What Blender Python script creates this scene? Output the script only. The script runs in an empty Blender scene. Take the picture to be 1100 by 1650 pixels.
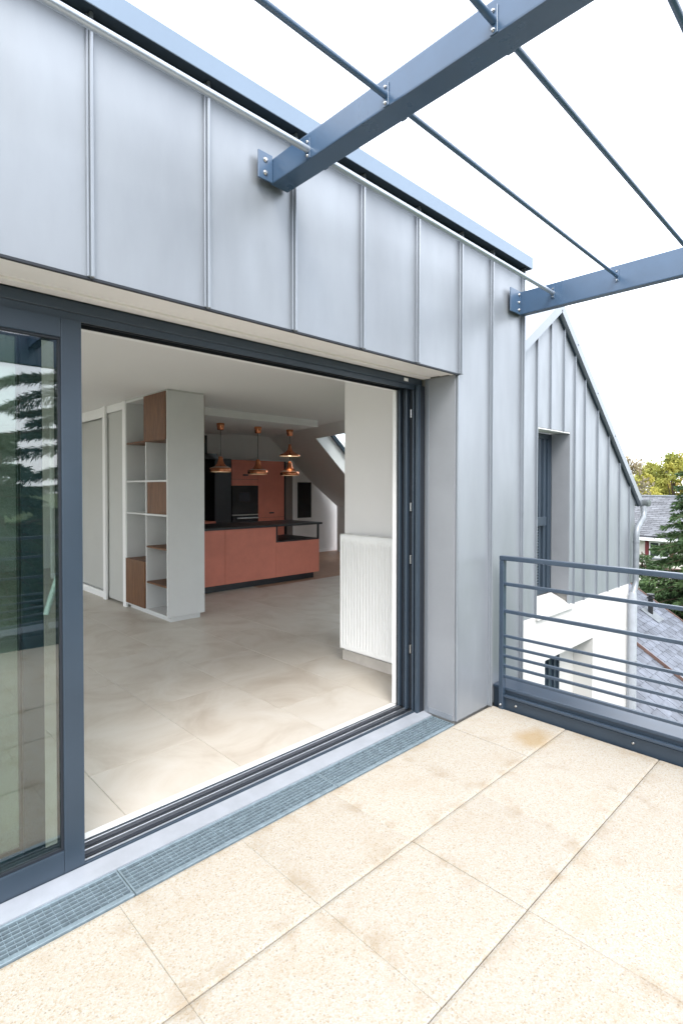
import bpy, bmesh, math, random
from mathutils import Vector, Matrix, noise
R = math.radians
rnd = random.Random(7)
sc = bpy.context.scene
C = sc.collection

# ------------------------------------------------------------------ camera
EYE = Vector((0, 0, 1.45))
yaw, pit, rol = R(45.8525), R(-0.96875), R(-0.06)
fw = Vector((math.cos(yaw)*math.cos(pit), math.sin(yaw)*math.cos(pit), math.sin(pit)))
rt = Vector((math.sin(yaw), -math.cos(yaw), 0))
dn = fw.cross(rt)
c_, s_ = math.cos(rol), math.sin(rol)
rt2 = c_*rt + s_*dn
dn2 = -s_*rt + c_*dn
cam = bpy.data.cameras.new('camera')
cam.sensor_fit = 'VERTICAL'; cam.sensor_height = 36; cam.lens = 36*867.47/1650
cam.shift_y = -24.324/1650
cam.clip_start = .02; cam.clip_end = 2000
co = bpy.data.objects.new('camera', cam); C.objects.link(co)
m = Matrix((rt2, -dn2, -fw)).transposed().to_4x4(); m.translation = EYE
co.matrix_world = m
sc.camera = co

# ------------------------------------------------------------------ overcast daylight
SUN_EL, SUN_AZ = R(52), R(215)          # azimuth: compass angle clockwise from +Y
w = bpy.data.worlds.new('World'); sc.world = w; w.use_nodes = True
nt = w.node_tree; nt.nodes.clear()
out = nt.nodes.new('ShaderNodeOutputWorld'); bg = nt.nodes.new('ShaderNodeBackground')
sky = nt.nodes.new('ShaderNodeTexSky'); sky.sky_type = 'NISHITA'; sky.sun_disc = False
sky.sun_elevation = SUN_EL; sky.sun_rotation = SUN_AZ
sky.air_density = 1.0; sky.dust_density = 3.0; sky.ozone_density = 1.0
mx = nt.nodes.new('ShaderNodeMix'); mx.data_type = 'RGBA'
mx.inputs[0].default_value = .8
nt.links.new(sky.outputs[0], mx.inputs[6])
mx.inputs[7].default_value = (8.6, 9.0, 9.7, 1)       # even cloud layer
bg.inputs[1].default_value = .12
nt.links.new(mx.outputs[2], bg.inputs[0]); nt.links.new(bg.outputs[0], out.inputs[0])
sl = bpy.data.lights.new('sun', 'SUN'); sl.energy = 1.2; sl.angle = R(25); sl.color = (1, .97, .92)
so = bpy.data.objects.new('sun', sl); C.objects.link(so)
sd = Vector((math.sin(SUN_AZ)*math.cos(SUN_EL), math.cos(SUN_AZ)*math.cos(SUN_EL), math.sin(SUN_EL)))
so.rotation_euler = sd.to_track_quat('Z', 'Y').to_euler()
so.location = (-6, -8, 14)
vs = sc.view_settings
vs.view_transform = 'Standard'; vs.look = 'None'; vs.gamma = 1; vs.use_curve_mapping = False
vs.exposure = 1.7
sc.cycles.max_bounces = 10; sc.cycles.diffuse_bounces = 6; sc.cycles.transparent_max_bounces = 16
sc.cycles.use_denoising = True

# ------------------------------------------------------------------ materials
MATS = {}
def mat(name, col, rough=.5, metal=0., spec=.5, var=0., vscale=4., bump=0., bscale=40., stretch=None, col2=None, coat=0.):
    """principled with noise colour variation and noise bump, object/world space"""
    m = bpy.data.materials.new(name); m.use_nodes = True
    t = m.node_tree; b = t.nodes['Principled BSDF']
    b.inputs['Roughness'].default_value = rough; b.inputs['Metallic'].default_value = metal
    b.inputs['Specular IOR Level'].default_value = spec
    if coat: b.inputs['Coat Weight'].default_value = coat
    b.inputs['Base Color'].default_value = (*col, 1)
    geo = t.nodes.new('ShaderNodeNewGeometry')
    src = geo.outputs['Position']
    if stretch:
        mp = t.nodes.new('ShaderNodeMapping'); mp.inputs['Scale'].default_value = stretch
        t.links.new(src, mp.inputs['Vector']); src = mp.outputs[0]
    if var or col2:
        n = t.nodes.new('ShaderNodeTexNoise'); n.inputs['Scale'].default_value = vscale; n.inputs['Detail'].default_value = 6
        n.inputs['Roughness'].default_value = .6
        t.links.new(src, n.inputs['Vector'])
        r = t.nodes.new('ShaderNodeValToRGB')
        a = [max(0, x*(1-var)) for x in col]; c2 = col2 if col2 else [min(1, x*(1+var)) for x in col]
        r.color_ramp.elements[0].position = .32; r.color_ramp.elements[1].position = .68
        r.color_ramp.elements[0].color = (*a, 1); r.color_ramp.elements[1].color = (*c2, 1)
        t.links.new(n.outputs[0], r.inputs[0]); t.links.new(r.outputs[0], b.inputs['Base Color'])
    if bump:
        n2 = t.nodes.new('ShaderNodeTexNoise'); n2.inputs['Scale'].default_value = bscale; n2.inputs['Detail'].default_value = 4
        t.links.new(src, n2.inputs['Vector'])
        bp = t.nodes.new('ShaderNodeBump'); bp.inputs['Strength'].default_value = bump; bp.inputs['Distance'].default_value = .01
        t.links.new(n2.outputs[0], bp.inputs['Height']); t.links.new(bp.outputs[0], b.inputs['Normal'])
    MATS[name] = m
    return m
ZINC = mat('zinc', (.272, .294, .322), .40, .36, .5, .10, 2.6, .02, 4., (1, 1, .3))
REVZ = mat('zinc_reveal', (.25, .262, .28), .5, .1, .4, .06, 3.)
SEAM = mat('zinc_seam', (.275, .30, .33), .38, .5, .5, .05, 3.)
FASCIA = mat('fascia_metal', (.185, .243, .318), .42, .2, .5, .04, 2.)
STEEL = mat('blue_grey_paint', (.046, .092, .162), .3, .0, .8, .08, 6.)
STEELR = mat('railing_paint', (.030, .050, .078), .33, .0, .7, .1, 9.)
FRAME = mat('anthracite_aluminium', (.032, .049, .070), .38, .1, .5, .06, 5.)
FRAMED = mat('dark_gasket', (.010, .014, .021), .55)
ROD_GLARE = mat('sky_lit_rod', (.42, .47, .53), .28, .5, .5, .06, 8.)  # paler copy of the rod paint, sky reflection put into the colour
BOLT = mat('stainless', (.5, .5, .5), .3, 1.)
CREAM = mat('cream_lacquer', (.88, .85, .83), .5, 0, .4, .03, 3.)
WHITE = mat('white_lacquer', (.82, .82, .81), .35, 0, .5, .015, 4.)
RADW = mat('radiator_enamel', (.84, .84, .82), .3, 0, .5)
SILL = mat('sill_aluminium', (.40, .425, .47), .42, .3, .5, .08, 9.)
TRACK = mat('bare_aluminium', (.62, .65, .70), .28, .9)
GRATE = mat('galvanised_grating', (.235, .30, .34), .45, .35, .5, .18, 30.)
RENDERW = mat('white_render', (.58, .572, .555), .85, 0, .2, .03, 2., .25, 120.)
PLASTER = mat('interior_plaster', (.745, .73, .715), .8, 0, .2, .015, 1.5, .04, 90.)
CEIL = mat('ceiling_paint', (.75, .745, .735), .85, 0, .2, .01, 1.)
SKIRT = mat('skirting_tile', (.52, .48, .43), .4, 0, .5, .12, 6.)
GREYP = mat('grey_laminate', (.58, .585, .575), .5, 0, .4, .02, 5.)
GREYD = mat('grey_sliding_panel', (.47, .475, .45), .32, 0, .5, .02, 3.)
TERRA = mat('terracotta_laminate', (.59, .195, .135), .5, 0, .4, .10, 3.)
BLACK = mat('black_laminate', (.013, .014, .017), .4, 0, .5, .2, 5.)
BLKGLASS = mat('black_glass', (.006, .007, .010), .08, 0, .6)
SCREEN = mat('display_glass', (.02, .024, .035), .1, 0, .6)
STAINL = mat('brushed_steel', (.62, .62, .60), .3, 1., .5, .06, 20., 0, 0, (1, 1, 30))
COPPER = mat('brushed_copper', (.70, .27, .14), .24, 1., .5, .12, 9., .02, 120.)
BULB = mat('lit_bulb', (.9, .85, .75), .5)
_b = BULB.node_tree.nodes['Principled BSDF']; _b.inputs['Emission Color'].default_value = (1, .74, .48, 1); _b.inputs['Emission Strength'].default_value = 2.0
INNERW = mat('shade_inside', (.85, .80, .74), .6)
BROWNDOOR = mat('taupe_door', (.22, .185, .17), .5, 0, .4, .05, 2.)
SLATE = mat('slate', (.11, .122, .148), .55, 0, .5, .35, 3.2, .3, 60.)
def island_tone(m, lo, hi):
    t = m.node_tree; b = t.nodes['Principled BSDF']; l = b.inputs['Base Color'].links[0]
    g_ = t.nodes.new('ShaderNodeNewGeometry'); r_ = t.nodes.new('ShaderNodeMapRange'); r_.inputs[3].default_value = lo; r_.inputs[4].default_value = hi
    oi = t.nodes.new('ShaderNodeObjectInfo'); a_ = t.nodes.new('ShaderNodeMath'); a_.operation = 'ADD'
    f_ = t.nodes.new('ShaderNodeMath'); f_.operation = 'FRACT'
    t.links.new(g_.outputs['Random Per Island'], a_.inputs[0]); t.links.new(oi.outputs['Random'], a_.inputs[1]); t.links.new(a_.outputs[0], f_.inputs[0])
    t.links.new(f_.outputs[0], r_.inputs[0])
    h_ = t.nodes.new('ShaderNodeHueSaturation'); t.links.new(r_.outputs[0], h_.inputs['Value']); t.links.new(l.from_socket, h_.inputs['Color']); t.links.new(h_.outputs[0], b.inputs['Base Color'])
island_tone(SLATE, .78, 1.2)
SLATE2 = mat('slate_far', (.115, .12, .132), .6, 0, .5, .25, 1.2, .3, 30., (1, 1, 3))
island_tone(SLATE2, .75, 1.25)
TILERED = mat('verge_tile', (.15, .095, .08), .7, 0, .3, .25, 4.)
LEAD = mat('zinc_pipe', (.21, .23, .25), .4, .3, .5, .15, 9.)
BARK = mat('bark', (.11, .08, .06), .9, 0, .2, .35, 6., .6, 30., (1, 1, .3))
REDP = mat('red_shutter', (.17, .022, .028), .5, 0, .4, .1, 5.)
WINDARK = mat('window_dark', (.03, .035, .045), .08, 0, .6)
CABLE = mat('cable', (.02, .02, .02), .6)
GROUND = mat('ground_grass', (.05, .075, .03), .95, 0, .1, .5, .35, .5, 5.)
JOINT = mat('joint_sand', (.36, .29, .21), .95, 0, .1, .35, 18., .5, 200.)
CONC = mat('concrete', (.33, .32, .30), .9, 0, .2, .15, 2.)

def streaks(m, lo, hi):
    # dull, rain-washed patches: roughness follows a vertically drawn noise
    t = m.node_tree; b = t.nodes['Principled BSDF']; g_ = t.nodes.new('ShaderNodeNewGeometry'); mp = t.nodes.new('ShaderNodeMapping')
    mp.inputs['Scale'].default_value = (5, 5, .7); n = t.nodes.new('ShaderNodeTexNoise'); n.inputs['Scale'].default_value = 1.6; n.inputs['Detail'].default_value = 7
    r_ = t.nodes.new('ShaderNodeMapRange'); r_.inputs[1].default_value = .3; r_.inputs[2].default_value = .7; r_.inputs[3].default_value = lo; r_.inputs[4].default_value = hi
    t.links.new(g_.outputs['Position'], mp.inputs[0]); t.links.new(mp.outputs[0], n.inputs['Vector']); t.links.new(n.outputs[0], r_.inputs[0]); t.links.new(r_.outputs[0], b.inputs['Roughness'])
streaks(ZINC, .34, .48); streaks(STEEL, .24, .4); streaks(FRAME, .3, .45)
def leafmat(name, a, b, scale=1.2, trans=.25):
    m = bpy.data.materials.new(name); m.use_nodes = True; t = m.node_tree
    bs = t.nodes['Principled BSDF']; bs.inputs['Roughness'].default_value = .6; bs.inputs['Specular IOR Level'].default_value = .25
    o = t.nodes.new('ShaderNodeNewGeometry'); n = t.nodes.new('ShaderNodeTexNoise'); n.inputs['Scale'].default_value = scale; n.inputs['Detail'].default_value = 5
    t.links.new(o.outputs['Position'], n.inputs['Vector'])
    r = t.nodes.new('ShaderNodeValToRGB'); r.color_ramp.elements[0].position = .35; r.color_ramp.elements[1].position = .65
    r.color_ramp.elements[0].color = (*a, 1); r.color_ramp.elements[1].color = (*b, 1)
    t.links.new(n.outputs[0], r.inputs[0]); t.links.new(r.outputs[0], bs.inputs['Base Color'])
    tr = t.nodes.new('ShaderNodeBsdfTranslucent'); t.links.new(r.outputs[0], tr.inputs[0])
    ms = t.nodes.new('ShaderNodeMixShader'); ms.inputs[0].default_value = trans
    t.links.new(bs.outputs[0], ms.inputs[1]); t.links.new(tr.outputs[0], ms.inputs[2])
    t.links.new(ms.outputs[0], t.nodes['Material Output'].inputs[0])
    return m
SPRUCE = leafmat('spruce_needles', (.028, .058, .022), (.075, .125, .045), 1.5, .2)
CEDAR = leafmat('cedar_needles', (.025, .05, .024), (.055, .09, .04), .8, .15)
AUTUMN = leafmat('autumn_leaves', (.34, .27, .06), (.50, .34, .09), .5, .45)  # this and the next: autumn tones lifted paler in place of distance haze
AUTUMN2 = leafmat('yellow_green_leaves', (.25, .28, .07), (.46, .42, .10), .5, .45)
GREYGRN = leafmat('sparse_leaves', (.20, .18, .12), (.32, .26, .16), .5, .3)
HEDGE = leafmat('hedge_leaves', (.03, .06, .02), (.07, .11, .035), .8, .2)

def glass(name, tint=(.93, .97, .95), ior=1.75):
    m = bpy.data.materials.new(name); m.use_nodes = True; t = m.node_tree; t.nodes.clear()
    o = t.nodes.new('ShaderNodeOutputMaterial'); ms = t.nodes.new('ShaderNodeMixShader')
    f = t.nodes.new('ShaderNodeFresnel'); f.inputs[0].default_value = ior
    tr = t.nodes.new('ShaderNodeBsdfTransparent'); tr.inputs[0].default_value = (*tint, 1)
    g = t.nodes.new('ShaderNodeBsdfGlossy'); g.inputs['Roughness'].default_value = .0
    g.inputs[0].default_value = (1, 1, 1, 1)
    # slow waviness of float glass
    geo = t.nodes.new('ShaderNodeNewGeometry'); n = t.nodes.new('ShaderNodeTexNoise'); n.inputs['Scale'].default_value = 1.6
    t.links.new(geo.outputs['Position'], n.inputs['Vector'])
    b = t.nodes.new('ShaderNodeBump'); b.inputs['Strength'].default_value = .03; b.inputs['Distance'].default_value = .05
    t.links.new(n.outputs[0], b.inputs['Height']); t.links.new(b.outputs[0], g.inputs['Normal'])
    # a pane is one thin sheet to the eye: front faces reflect, back faces only pass
    bf = t.nodes.new('ShaderNodeMath'); bf.operation = 'SUBTRACT'; bf.inputs[0].default_value = 1
    t.links.new(geo.outputs['Backfacing'], bf.inputs[1])
    mu = t.nodes.new('ShaderNodeMath'); mu.operation = 'MULTIPLY'
    t.links.new(f.outputs[0], mu.inputs[0]); t.links.new(bf.outputs[0], mu.inputs[1])
    t.links.new(mu.outputs[0], ms.inputs[0]); t.links.new(tr.outputs[0], ms.inputs[1]); t.links.new(g.outputs[0], ms.inputs[2])
    t.links.new(ms.outputs[0], o.inputs[0])
    return m
GLASS = glass('door_glass', (.76, .82, .79), 2.3)
GLASS2 = glass('window_glass', (.9, .93, .93), 1.7)

def paving_mat():
    m = bpy.data.materials.new('exposed_aggregate'); m.use_nodes = True; t = m.node_tree
    b = t.nodes['Principled BSDF']; b.inputs['Roughness'].default_value = .85; b.inputs['Specular IOR Level'].default_value = .25
    geo = t.nodes.new('ShaderNodeNewGeometry'); P = geo.outputs['Position']
    oi = t.nodes.new('ShaderNodeObjectInfo')
    def ramp(src, pts):
        r = t.nodes.new('ShaderNodeValToRGB'); e = r.color_ramp.elements
        while len(e) < len(pts): e.new(.5)
        for k, (p, c) in enumerate(pts): e[k].position = p; e[k].color = (*c, 1) if len(c) == 3 else c
        t.links.new(src, r.inputs[0]); return r.outputs[0]
    def mixc(a, bb, fac, mode='MIX'):
        x = t.nodes.new('ShaderNodeMix'); x.data_type = 'RGBA'; x.blend_type = mode
        if isinstance(fac, float): x.inputs[0].default_value = fac
        else: t.links.new(fac, x.inputs[0])
        for s, v in ((6, a), (7, bb)):
            if isinstance(v, tuple): x.inputs[s].default_value = (*v, 1)
            else: t.links.new(v, x.inputs[s])
        return x.outputs[2]
    v = t.nodes.new('ShaderNodeTexVoronoi'); v.inputs['Scale'].default_value = 210; v.inputs['Randomness'].default_value = 1
    t.links.new(P, v.inputs['Vector'])
    sep = t.nodes.new('ShaderNodeSeparateColor'); t.links.new(v.outputs['Color'], sep.inputs[0])
    stones = ramp(sep.outputs[0], [(0, (.57, .45, .30)), (.05, (.65, .54, .39)), (.14, (.70, .60, .46)), (.55, (.74, .66, .54)), (.86, (.77, .72, .63)), (1, (.69, .64, .56))])
    v2 = t.nodes.new('ShaderNodeTexVoronoi'); v2.inputs['Scale'].default_value = 120; t.links.new(P, v2.inputs['Vector'])
    sp2 = t.nodes.new('ShaderNodeSeparateColor'); t.links.new(v2.outputs['Color'], sp2.inputs[0])
    dark = ramp(sp2.outputs[1], [(0, (1, 1, 1)), (.045, (1, 1, 1)), (.05, (0, 0, 0)), (1, (0, 0, 0))])
    dist = ramp(v2.outputs['Distance'], [(0, (1, 1, 1)), (.30, (1, 1, 1)), (.42, (0, 0, 0)), (1, (0, 0, 0))])
    dm = t.nodes.new('ShaderNodeMath'); dm.operation = 'MULTIPLY'; t.links.new(dark, dm.inputs[0]); t.links.new(dist, dm.inputs[1])
    c = mixc(stones, (.50, .42, .33), dm.outputs[0])
    # ochre mottling and dirt near joints
    n = t.nodes.new('ShaderNodeTexNoise'); n.inputs['Scale'].default_value = 4.5; n.inputs['Detail'].default_value = 7; n.inputs['Roughness'].default_value = .65
    t.links.new(P, n.inputs['Vector'])
    och = ramp(n.outputs[0], [(0, (0, 0, 0)), (.52, (0, 0, 0)), (.80, (.38, .38, .38)), (1, (.5, .5, .5))])
    c = mixc(c, (.62, .45, .25), och)
    at = t.nodes.new('ShaderNodeAttribute'); at.attribute_name = 'edge'
    n3 = t.nodes.new('ShaderNodeTexNoise'); n3.inputs['Scale'].default_value = 9; n3.inputs['Detail'].default_value = 8
    t.links.new(P, n3.inputs['Vector'])
    e3 = ramp(n3.outputs[0], [(0, (0, 0, 0)), (.5, (0, 0, 0)), (.68, (1, 1, 1)), (1, (1, 1, 1))])
    em = t.nodes.new('ShaderNodeMath'); em.operation = 'MULTIPLY'; t.links.new(at.outputs['Fac'], em.inputs[0]); t.links.new(e3, em.inputs[1])
    em2 = t.nodes.new('ShaderNodeMath'); em2.operation = 'MULTIPLY'; em2.inputs[1].default_value = .42; t.links.new(em.outputs[0], em2.inputs[0])
    c = mixc(c, (.45, .30, .14), em2.outputs[0])
    # the yellow rust mark beside the corner post
    vm = t.nodes.new('ShaderNodeVectorMath'); vm.operation = 'SUBTRACT'; vm.inputs[1].default_value = (2.95, 1.45, 0); t.links.new(P, vm.inputs[0])
    mp = t.nodes.new('ShaderNodeMapping'); mp.inputs['Scale'].default_value = (6.5, 9.5, 0); t.links.new(vm.outputs[0], mp.inputs[0])
    ln = t.nodes.new('ShaderNodeVectorMath'); ln.operation = 'LENGTH'; t.links.new(mp.outputs[0], ln.inputs[0])
    ad = t.nodes.new('ShaderNodeMath'); ad.operation = 'MULTIPLY_ADD'; ad.inputs[1].default_value = 1.2; t.links.new(n3.outputs[0], ad.inputs[0]); t.links.new(ln.outputs['Value'], ad.inputs[2])
    st = ramp(ad.outputs[0], [(0, (.62, .62, .62)), (.9, (.55, .55, .55)), (1, (0, 0, 0))])
    st2 = t.nodes.new('ShaderNodeMapRange'); st2.inputs[1].default_value = 1.8; st2.inputs[2].default_value = 1.0; st2.inputs[3].default_value = 0; st2.inputs[4].default_value = .62
    t.links.new(ad.outputs[0], st2.inputs[0])
    c = mixc(c, (.56, .34, .085), st2.outputs[0])
    hv = t.nodes.new('ShaderNodeHueSaturation'); hv.inputs['Saturation'].default_value = .9; t.links.new(c, hv.inputs['Color'])
    mr = t.nodes.new('ShaderNodeMapRange'); mr.inputs[3].default_value = .53; mr.inputs[4].default_value = .565
    t.links.new(oi.outputs['Random'], mr.inputs[0]); t.links.new(mr.outputs[0], hv.inputs['Value'])
    t.links.new(hv.outputs[0], b.inputs['Base Color'])
    bp = t.nodes.new('ShaderNodeBump'); bp.inputs['Strength'].default_value = .55; bp.inputs['Distance'].default_value = .002
    t.links.new(v.outputs['Distance'], bp.inputs['Height']); t.links.new(bp.outputs[0], b.inputs['Normal'])
    return m
PAVE = paving_mat()

def stone_tile_mat():
    m = bpy.data.materials.new('beige_stone_tile'); m.use_nodes = True; t = m.node_tree
    b = t.nodes['Principled BSDF']; b.inputs['Roughness'].default_value = .42; b.inputs['Specular IOR Level'].default_value = .45
    geo = t.nodes.new('ShaderNodeNewGeometry'); oi = t.nodes.new('ShaderNodeObjectInfo')
    cx = t.nodes.new('ShaderNodeCombineXYZ'); mu = t.nodes.new('ShaderNodeMath'); mu.operation = 'MULTIPLY'; mu.inputs[1].default_value = 37
    t.links.new(oi.outputs['Random'], mu.inputs[0]); t.links.new(mu.outputs[0], cx.inputs[2])
    va = t.nodes.new('ShaderNodeVectorMath'); va.operation = 'ADD'; t.links.new(geo.outputs['Position'], va.inputs[0]); t.links.new(cx.outputs[0], va.inputs[1])
    n = t.nodes.new('ShaderNodeTexNoise'); n.inputs['Scale'].default_value = 2.2; n.inputs['Detail'].default_value = 9; n.inputs['Roughness'].default_value = .62; n.inputs['Distortion'].default_value = 1.1
    t.links.new(va.outputs[0], n.inputs['Vector'])
    r = t.nodes.new('ShaderNodeValToRGB'); e = r.color_ramp.elements; e.new(.5)
    for k, (p, c) in enumerate([(.28, (.41, .355, .295)), (.5, (.50, .455, .395)), (.72, (.55, .515, .465))]): e[k].position = p; e[k].color = (*c, 1)
    t.links.new(n.outputs[0], r.inputs[0]); t.links.new(r.outputs[0], b.inputs['Base Color'])
    n2 = t.nodes.new('ShaderNodeTexNoise'); n2.inputs['Scale'].default_value = 14; n2.inputs['Detail'].default_value = 6
    t.links.new(va.outputs[0], n2.inputs['Vector'])
    bp = t.nodes.new('ShaderNodeBump'); bp.inputs['Strength'].default_value = .12; bp.inputs['Distance'].default_value = .004
    t.links.new(n2.outputs[0], bp.inputs['Height']); t.links.new(bp.outputs[0], b.inputs['Normal'])
    return m
FTILE = stone_tile_mat()
def wood_mat(name, a, b_, stretch=(14, 14, 1.3)):
    m = bpy.data.materials.new(name); m.use_nodes = True; t = m.node_tree
    b = t.nodes['Principled BSDF']; b.inputs['Roughness'].default_value = .48
    geo = t.nodes.new('ShaderNodeNewGeometry'); oi = t.nodes.new('ShaderNodeObjectInfo')
    va = t.nodes.new('ShaderNodeVectorMath'); va.operation = 'ADD'; t.links.new(geo.outputs['Position'], va.inputs[0])
    cx = t.nodes.new('ShaderNodeCombineXYZ'); mu = t.nodes.new('ShaderNodeMath'); mu.operation = 'MULTIPLY'; mu.inputs[1].default_value = 23
    t.links.new(oi.outputs['Random'], mu.inputs[0]); t.links.new(mu.outputs[0], cx.inputs[0]); t.links.new(cx.outputs[0], va.inputs[1])
    mp = t.nodes.new('ShaderNodeMapping'); mp.inputs['Scale'].default_value = stretch; t.links.new(va.outputs[0], mp.inputs[0])
    n = t.nodes.new('ShaderNodeTexNoise'); n.inputs['Scale'].default_value = 2.5; n.inputs['Detail'].default_value = 8; n.inputs['Roughness'].default_value = .7; n.inputs['Distortion'].default_value = .8
    t.links.new(mp.outputs[0], n.inputs['Vector'])
    r = t.nodes.new('ShaderNodeValToRGB'); e = r.color_ramp.elements
    e[0].position = .3; e[0].color = (*a, 1); e[1].position = .7; e[1].color = (*b_, 1)
    t.links.new(n.outputs[0], r.inputs[0]); t.links.new(r.outputs[0], b.inputs['Base Color'])
    return m
OAK = wood_mat('walnut_oak', (.07, .026, .009), (.19, .082, .031))
PARQ = wood_mat('reddish_parquet', (.24, .12, .075), (.46, .29, .20), (1.5, 16, 16))

# ------------------------------------------------------------------ builders
WL = {}                                   # world location of each object
def reg(o, loc, parent):
    WL[o.name] = Vector(loc)
    if parent is not None:
        o.parent = parent; o.location = Vector(loc) - WL[parent.name]
    else: o.location = loc
    return o
def thing(name, label, cat, loc, group=None):
    o = bpy.data.objects.new(name, None); C.objects.link(o); o.empty_display_size = .1
    o['label'] = label; o['category'] = cat
    if group: o['group'] = group
    return reg(o, loc, None)
def structure(name, loc=(0, 0, 0)):
    o = bpy.data.objects.new(name, None); C.objects.link(o); o['kind'] = 'structure'
    return reg(o, loc, None)
def link(name, me, material, loc, parent, smooth=False):
    if material is not None:
        me.materials.clear(); me.materials.append(material)
    if smooth:
        for p in me.polygons: p.use_smooth = True
    o = bpy.data.objects.new(name, me); C.objects.link(o)
    return reg(o, loc, parent)
def bm_obj(name, bm, material, parent, loc, smooth=False):
    bmesh.ops.recalc_face_normals(bm, faces=bm.faces)
    me = bpy.data.meshes.new(name); bm.to_mesh(me); bm.free()
    return link(name, me, material, loc, parent, smooth)
BOXC = {}
def box(name, x0, x1, y0, y1, z0, z1, material, parent, bev=0.):
    """one box; identical sizes share a mesh"""
    x0, x1 = min(x0, x1), max(x0, x1); y0, y1 = min(y0, y1), max(y0, y1); z0, z1 = min(z0, z1), max(z0, z1)
    k = (round(x1-x0, 4), round(y1-y0, 4), round(z1-z0, 4), material.name, bev)
    loc = ((x0+x1)/2, (y0+y1)/2, (z0+z1)/2)
    if k not in BOXC:
        bm = bmesh.new(); bmesh.ops.create_cube(bm, size=1)
        bmesh.ops.scale(bm, vec=(x1-x0, y1-y0, z1-z0), verts=bm.verts)
        if bev: bmesh.ops.bevel(bm, geom=bm.edges[:], offset=bev, segments=2 if bev > .003 else 1, affect='EDGES', profile=.7)
        me = bpy.data.meshes.new(name); bm.to_mesh(me); bm.free(); me.materials.append(material); BOXC[k] = me
    o = bpy.data.objects.new(name, BOXC[k]); C.objects.link(o)
    return reg(o, loc, parent)
def poly(name, pts, ext, material, parent):
    """prism: polygon pts (world) extruded by vector ext"""
    c = sum((Vector(p) for p in pts), Vector())/len(pts)
    bm = bmesh.new(); vs_ = [bm.verts.new(Vector(p)-c) for p in pts]
    f = bm.faces.new(vs_); r = bmesh.ops.extrude_face_region(bm, geom=[f])
    bmesh.ops.translate(bm, vec=Vector(ext), verts=[g for g in r['geom'] if isinstance(g, bmesh.types.BMVert)])
    return bm_obj(name, bm, material, parent, c)
def tube(name, pts, rad, material, parent, seg=12, loc=None, closed=True):
    pts = [Vector(p) for p in pts]; c = Vector(loc) if loc else pts[0]
    rads = rad if isinstance(rad, (list, tuple)) else [rad]*len(pts)
    bm = bmesh.new(); rings = []; up = None
    for i, p in enumerate(pts):
        t = (pts[min(i+1, len(pts)-1)] - pts[max(i-1, 0)]).normalized()
        if up is None: up = t.orthogonal().normalized()
        up = (up - t*up.dot(t)).normalized(); sd_ = t.cross(up)
        rings.append([bm.verts.new(p - c + rads[i]*(math.cos(a)*up + math.sin(a)*sd_)) for a in [2*math.pi*k/seg for k in range(seg)]])
    for a, b in zip(rings, rings[1:]):
        for k in range(seg): bm.faces.new((a[k], a[(k+1) % seg], b[(k+1) % seg], b[k]))
    if closed:
        for ring in (rings[0], rings[-1]):
            bm.faces.new(ring)
            for k in range(seg): bm.edges.get((ring[k], ring[(k+1) % seg])).smooth = False
    return bm_obj(name, bm, material, parent, c, True)
def lathe(name, prof, base, material, parent, seg=28):
    bm = bmesh.new(); rings = []
    for r, z in prof: rings.append([bm.verts.new((r*math.cos(2*math.pi*k/seg), r*math.sin(2*math.pi*k/seg), z)) for k in range(seg)])
    for a, b in zip(rings, rings[1:]):
        for k in range(seg): bm.faces.new((a[k], a[(k+1) % seg], b[(k+1) % seg], b[k]))
    return bm_obj(name, bm, material, parent, base, True)
def bolt(name, p, axis, r, parent, h=.008):
    a = Vector(axis).normalized(); p = Vector(p)
    return tube(name, [p, p+a*h*.5, p+a*h], [r, r*.95, r*.55], BOLT, parent, 10)

# ================================================================== SETTING
g = bpy.data.meshes.new('ground'); g.from_pydata([(-900, -900, 0), (900, -900, 0), (900, 900, 0), (-900, 900, 0)], [], [(0, 1, 2, 3)])
go = link('ground', g, GROUND, (0, 0, -5.5), None); go['kind'] = 'structure'

# terrace with exposed-aggregate slabs
terr = structure('terrace_floor', (0, 0, -.06))
box('slab_bed', -3.4, 3.44, -1.42, 1.866, -.36, -.045, JOINT, terr)
def slab(x0, x1, y0, y1, dz):
    n = 10; bm = bmesh.new(); cx, cy = (x0+x1)/2, (y0+y1)/2; hx, hy = (x1-x0)/2, (y1-y0)/2
    lay = bm.verts.layers.float.new('edge')
    grid = []
    for i in range(n+1):
        row = []
        for j in range(n+1):
            u, v_ = i/n, j/n
            # crowd samples toward the rim
            f_ = lambda s: -1+2*(.5-.5*math.cos(math.pi*s))
            a, b = f_(u), f_(v_)
            v = bm.verts.new((a*hx, b*hy, 0)); d = min(hx*(1-abs(a)), hy*(1-abs(b)))
            v[lay] = max(0, 1-d/.075)
            if d < 1e-5: v.co.z = -.003 if hy-abs(b)*hy < 1e-5 else -.001
            row.append(v)
        grid.append(row)
    for i in range(n):
        for j in range(n): bm.faces.new((grid[i][j], grid[i+1][j], grid[i+1][j+1], grid[i][j+1]))
    rim = [e for e in bm.edges if e.is_boundary]
    r = bmesh.ops.extrude_edge_only(bm, edges=rim)
    for v in [q for q in r['geom'] if isinstance(q, bmesh.types.BMVert)]: v.co.z = -.038
    o = bm_obj('paving_slab', bm, PAVE, terr, (cx, cy, dz)); o.rotation_euler = (rnd.uniform(-.001, .001), rnd.uniform(-.001, .001), rnd.uniform(-.0012, .0012))
JX = [-3.267+.5*k for k in range(13)] + [3.2]; JY = [1.866, 1.368, .866, .366, -.134, -.634, -1.13]
JX = [x for x in JX if x < 3.0] + [3.205]
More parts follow.
